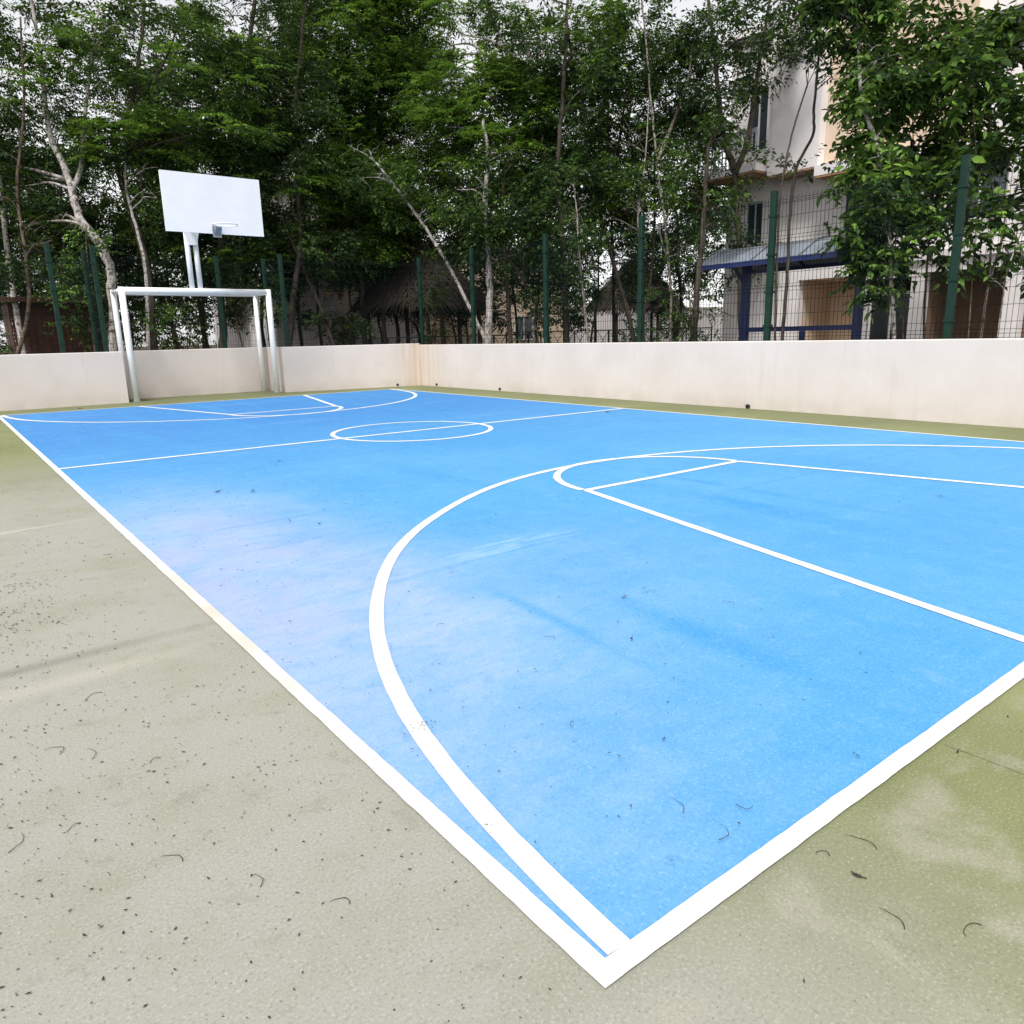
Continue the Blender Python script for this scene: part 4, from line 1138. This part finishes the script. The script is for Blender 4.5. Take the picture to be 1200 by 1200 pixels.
for zi, (xa, xb, wh) in enumerate(zones):
    n = [8, 9, 6, 7, 6][zi]
    for k in range(n):
        px = xa + (xb - xa) * (k + rngB.uniform(.1, .9)) / n
        off = rngB.uniform(6.5, 17) 
        if zi == 3 and off < 10.5: off = 10.5 + .3 * off
        if zi == 4: off = 5.5 + .45 * off
        if zi == 2 and off > 9: off = 4 + .4 * off
        pi = int(rngB.integers(0, 6)); pr_ = protos[pi]
        if pi not in used: e = pr_; used.add(pi)
        else: e = copy_tree(pr_)
        p = at(px, 500, walld(px) + off)
        e.location = (p[0], p[1], -.06); e.rotation_euler = (0, 0, float(rngB.uniform(0, 6.28)))
        s = float(rngB.uniform(.85, 1.25)); e.scale = (s, s, s)
        e['label'] = kinds[pi] + ' ' + wh; e['category'] = 'tree'; e['group'] = 'trees of the shaded wood ' + wh
        wood.append(e)
for i in range(6):
    if i not in used:
        for ch in list(protos[i].children): bpy.data.objects.remove(ch)
        bpy.data.objects.remove(protos[i])

# the far edge of the wood reads as one mass
def far_wood():
    rng = np.random.default_rng(900)
    bl = []
    for k in range(150):
        px = rng.uniform(-150, 1000)
        d = (walld(px) + rng.uniform(19, 27)) if px < 310 else rng.uniform(42, 50)
        p = at(px, 500, d)
        bl.append((np.array([p[0], p[1], rng.uniform(1.2, 11.0)]), (rng.uniform(1.4, 2.4), rng.uniform(1.4, 2.4), rng.uniform(1.0, 1.8)), rng.uniform(.5, 1)))
    O, D = crown_leaves(rng, bl, 'oval', 42)
    Ln = rng.uniform(.4, .7, len(O))
    V, F = oval_sprays(rng, O, D, Ln, 8, .21, .095)
    o = leaf_mesh('distant_wood', V, F, M['leaf_dark'], None)
    tag(o, 'dark mass of foliage closing the far edge of the wood', 'wood', None, 'stuff')
far_wood()

# ------------------------------------------------------------------ fallen leaves, twigs, seeds
def gpt(px, py):
    d = FW + RT * ((px - 600.0) / FPX) - UP * ((py - 600.0) / FPX)
    return CAM + d * (-CAM[2] / d[2])

def seed_mesh(name, P, ln, wd, ht, rng, mat):
    n = len(P)
    a = rng.uniform(0, 2 * math.pi, n); c, s = np.cos(a), np.sin(a)
    loc = np.array([[-1, 0, .25], [0, -1, .15], [1, 0, .25], [0, 1, .15], [0.1, 0, 1.0], [-.4, .7, .1], [.45, -.75, .1]])
    V = np.zeros((n, 7, 3))
    bx_ = loc[None, :, 0] * ln[:, None] * .5; by_ = (loc[None, :, 1] + .5 * (loc[None, :, 0] ** 2 - .5) * rng.uniform(-1, 1, (n, 1))) * wd[:, None] * .5
    V[:, :, 0] = P[:, None, 0] + bx_ * c[:, None] - by_ * s[:, None]; V[:, :, 1] = P[:, None, 1] + bx_ * s[:, None] + by_ * c[:, None]
    V[:, :, 2] = P[:, None, 2] + loc[None, :, 2] * ht[:, None]
    F = [(0, 1, 4), (1, 6, 4), (6, 2, 4), (2, 3, 4), (3, 5, 4), (5, 0, 4)]
    return leaf_mesh(name, V, F, mat, None)
rng = np.random.default_rng(5)
pts = []
def scatter(n, x0, x1, y0, y1, keep=None):
    k = 0; tries = 0
    while k < n and tries < n * 30:
        tries += 1
        x, y = rng.uniform(x0, x1), rng.uniform(y0, y1)
        if keep is not None and rng.random() > keep(x, y): continue
        pts.append((x, y)); k += 1
nz = lambda x, y, s: .5 + .5 * noise.noise(Vector((x * s, y * s, 3.3)))
scatter(2600, -2.2, -0.05, 0.2, 4.6, lambda x, y: min(1, (.12 + .9 * max(0, (-x - .25)) ** 1.3) * (.15 + 1.6 * nz(x, y, 1.7) ** 3)))
scatter(700, -1.6, -0.03, 0.0, 1.9, lambda x, y: .3 + nz(x, y, 2.2) ** 2)
scatter(160, -0.5, 0.0, 3.0, 14.0)
scatter(420, 0.05, 2.2, 0.3, 6.5, lambda x, y: (.15 + nz(x, y, 1.4) ** 2) * (1.1 - .4 * x))
scatter(260, 0.05, 8.0, 0.1, 15.4)
scatter(90, 0.3, 4.5, -1.4, -0.05)
scatter(120, 8.2, 9.3, 0, 16); scatter(90, 0, 9.2, 15.75, 16.3)
for cx, cy, n_, sp in ((492, 856, 16, .035), (757, 697, 9, .04), (20, 690, 70, .14), (30, 735, 60, .12), (8, 720, 60, .10), (60, 760, 40, .16), (40, 640, 30, .18), (735, 478, 6, .25), (1004, 1027, 5, .012)):
    p = gpt(cx, cy)
    for k in range(n_): pts.append((p[0] + rng.normal(0, sp), p[1] + rng.normal(0, sp * .6)))
pts = np.array(pts); n_ = len(pts)
P = np.c_[pts, np.full(n_, .003)]
inc = (pts[:, 0] > 0) & (pts[:, 0] < W) & (pts[:, 1] > 0) & (pts[:, 1] < L)
P[inc, 2] = .014
far_ = np.clip(np.hypot(pts[:, 0] + .8, pts[:, 1] + .8) / 6, .0, 1.2)
ln = (.0045 + .0070 * rng.random(n_) ** 2.6) * (1 + .9 * far_); wd = ln * rng.uniform(.22, .42, n_); ht = rng.uniform(.0015, .004, n_)
o = seed_mesh('leaf_litter', P, ln, wd, ht, rng, M['litter']); tag(o, 'tiny dark seeds and leaf scraps strewn over court and apron', 'leaf litter', None, 'stuff')

def fallen_leaf(px, py, label, size=.035, mat='litter', group=None):
    p = gpt(px, py); rg = random.Random(int(px * 7 + py))
    b = MB(); a = rg.uniform(0, 6.28); c, s = math.cos(a), math.sin(a); z0 = .013 if (0 < p[0] < W and 0 < p[1] < L) else .002
    prof = [(-1, 0, .3), (-.5, .32, .1), (.2, .38, .0), (.75, .2, .2), (1, 0, .5), (.75, -.2, .35), (.2, -.38, .2), (-.5, -.32, .35)]
    ring = [(p[0] + size * .5 * (u * c - v * s), p[1] + size * .5 * (u * s + v * c), z0 + size * .35 * h_) for u, v, h_ in prof]
    ctr = (p[0], p[1], z0 + size * .02)
    for i in range(8): b.poly([ring[i], ring[(i + 1) % 8], ctr], True)
    b.bar(ring[0], (p[0] - size * .8 * c, p[1] - size * .8 * s, z0 + .004), .0018)
    o = b.build('fallen_leaf', M[mat]); return tag(o, label, 'leaf', group)
for px, py, lb, sz, mt in [
    (296, 577, 'darkest curled leaf on the blue court left of the middle, below the centre circle', .06, 'litter'),
    (340, 612, 'small dark leaf on the pale worn blue paint, below the darkest curled leaf', .035, 'litter'),
    (255, 578, 'flat brown leaf on the blue court left of the darkest curled leaf', .06, 'litter'),
    (327, 542, 'small leaf on the blue court between the halfway line and the centre circle', .04, 'litter'),
    (374, 616, 'small black leaf beside the big arc line on the worn blue paint', .03, 'litter'),
    (1103, 583, 'small brown leaf lying inside the key near the right edge', .05, 'litter_pale'),
    (731, 702, 'pale dry leaf on blue court beside a few dark scraps', .035, 'litter_pale'),
    (740, 752, 'dark leaf scrap on plain blue court below the pale dry leaf', .022, 'litter'),
    (778, 870, 'single dark speck of leaf on the blue court inside the big arc', .016, 'litter'),
    (1005, 890, 'dark leaf scrap on the blue court close to the front baseline', .018, 'litter'),
    (1004, 1027, 'black crumpled leaf on the green apron just outside the front baseline', .026, 'litter'),
    (127, 650, 'dark leaf on the grey green apron beside the left sideline', .035, 'litter'),
    (712, 484, 'dark leaf on the court beside the far end of the halfway line', .09, 'litter'),
    (94, 479, 'dark leaf at the foot of the low wall left of the goal', .10, 'litter'),
    (98, 502, 'white scrap lying on the far blue court by the left corner', .06, 'litter_pale'),
    (1122, 882, 'dark leaf speck on the front green apron at right', .016, 'litter')]:
    fallen_leaf(px, py, lb, sz, mt)

def twig(px, py, ln, curl, ang, label, group):
    p = gpt(px, py); b = MB(); n = 14; a = ang; zb = .014 if (0 < p[0] < W and 0 < p[1] < L) else .0015; q = np.array([p[0], p[1], zb])
    path = [q.copy()]
    for i in range(n):
        a += curl / n * (1 + .5 * math.sin(i * 1.3)); q = q + np.array([math.cos(a), math.sin(a), 0]) * ln / n; q[2] = zb + .002 + .002 * math.sin(i * .6); path.append(q.copy())
    b.tube(path, [.0010 * (1 - .5 * i / n) for i in range(n + 1)], 5)
    tag(b.build('dry_twig', M['litter']), label, 'twig', group)
for i, (px, py, ln, cu, an) in enumerate([(70, 884, .10, 3.4, .3), (108, 890, .08, 1.8, .6), (188, 889, .05, 3.0, 2.0), (10, 1000, .08, 1.6, .2), (214, 1010, .07, 1.9, 1.2), (120, 812, .09, 2.6, 2.4), (305, 1040, .06, 2.2, .4), (410, 1060, .06, 2.6, 1.0), (95, 965, .05, 1.6, 2.9)]):
    twig(px, py, ln, cu, an, 'thin dark curled twig on the worn grey green apron at left', 'curled twigs on the left apron')
for i, (px, py, ln, cu, an) in enumerate([(800, 958, .07, 1.8, .2), (862, 948, .055, 2.4, 4.0), (842, 990, .075, 2.6, 5.4), (650, 752, .06, 2.3, 1.0), (672, 850, .05, 1.8, 3.0), (520, 735, .05, 2.2, 2.0), (860, 712, .07, 2.2, .4)]):
    twig(px, py, ln, cu, an, 'thin dark curled twig lying on the blue court paint', 'curled twigs on the blue court')
for i, (px, py, ln, cu, an) in enumerate([(972, 1004, .05, 3.4, .5), (1028, 996, .08, 1.5, .9), (1060, 1090, .07, 1.7, .4), (1150, 1085, .07, 1.9, 2.0)]):
    twig(px, py, ln, cu, an, 'thin dark curled twig on the green apron in front of the baseline', 'curled twigs on the front apron')
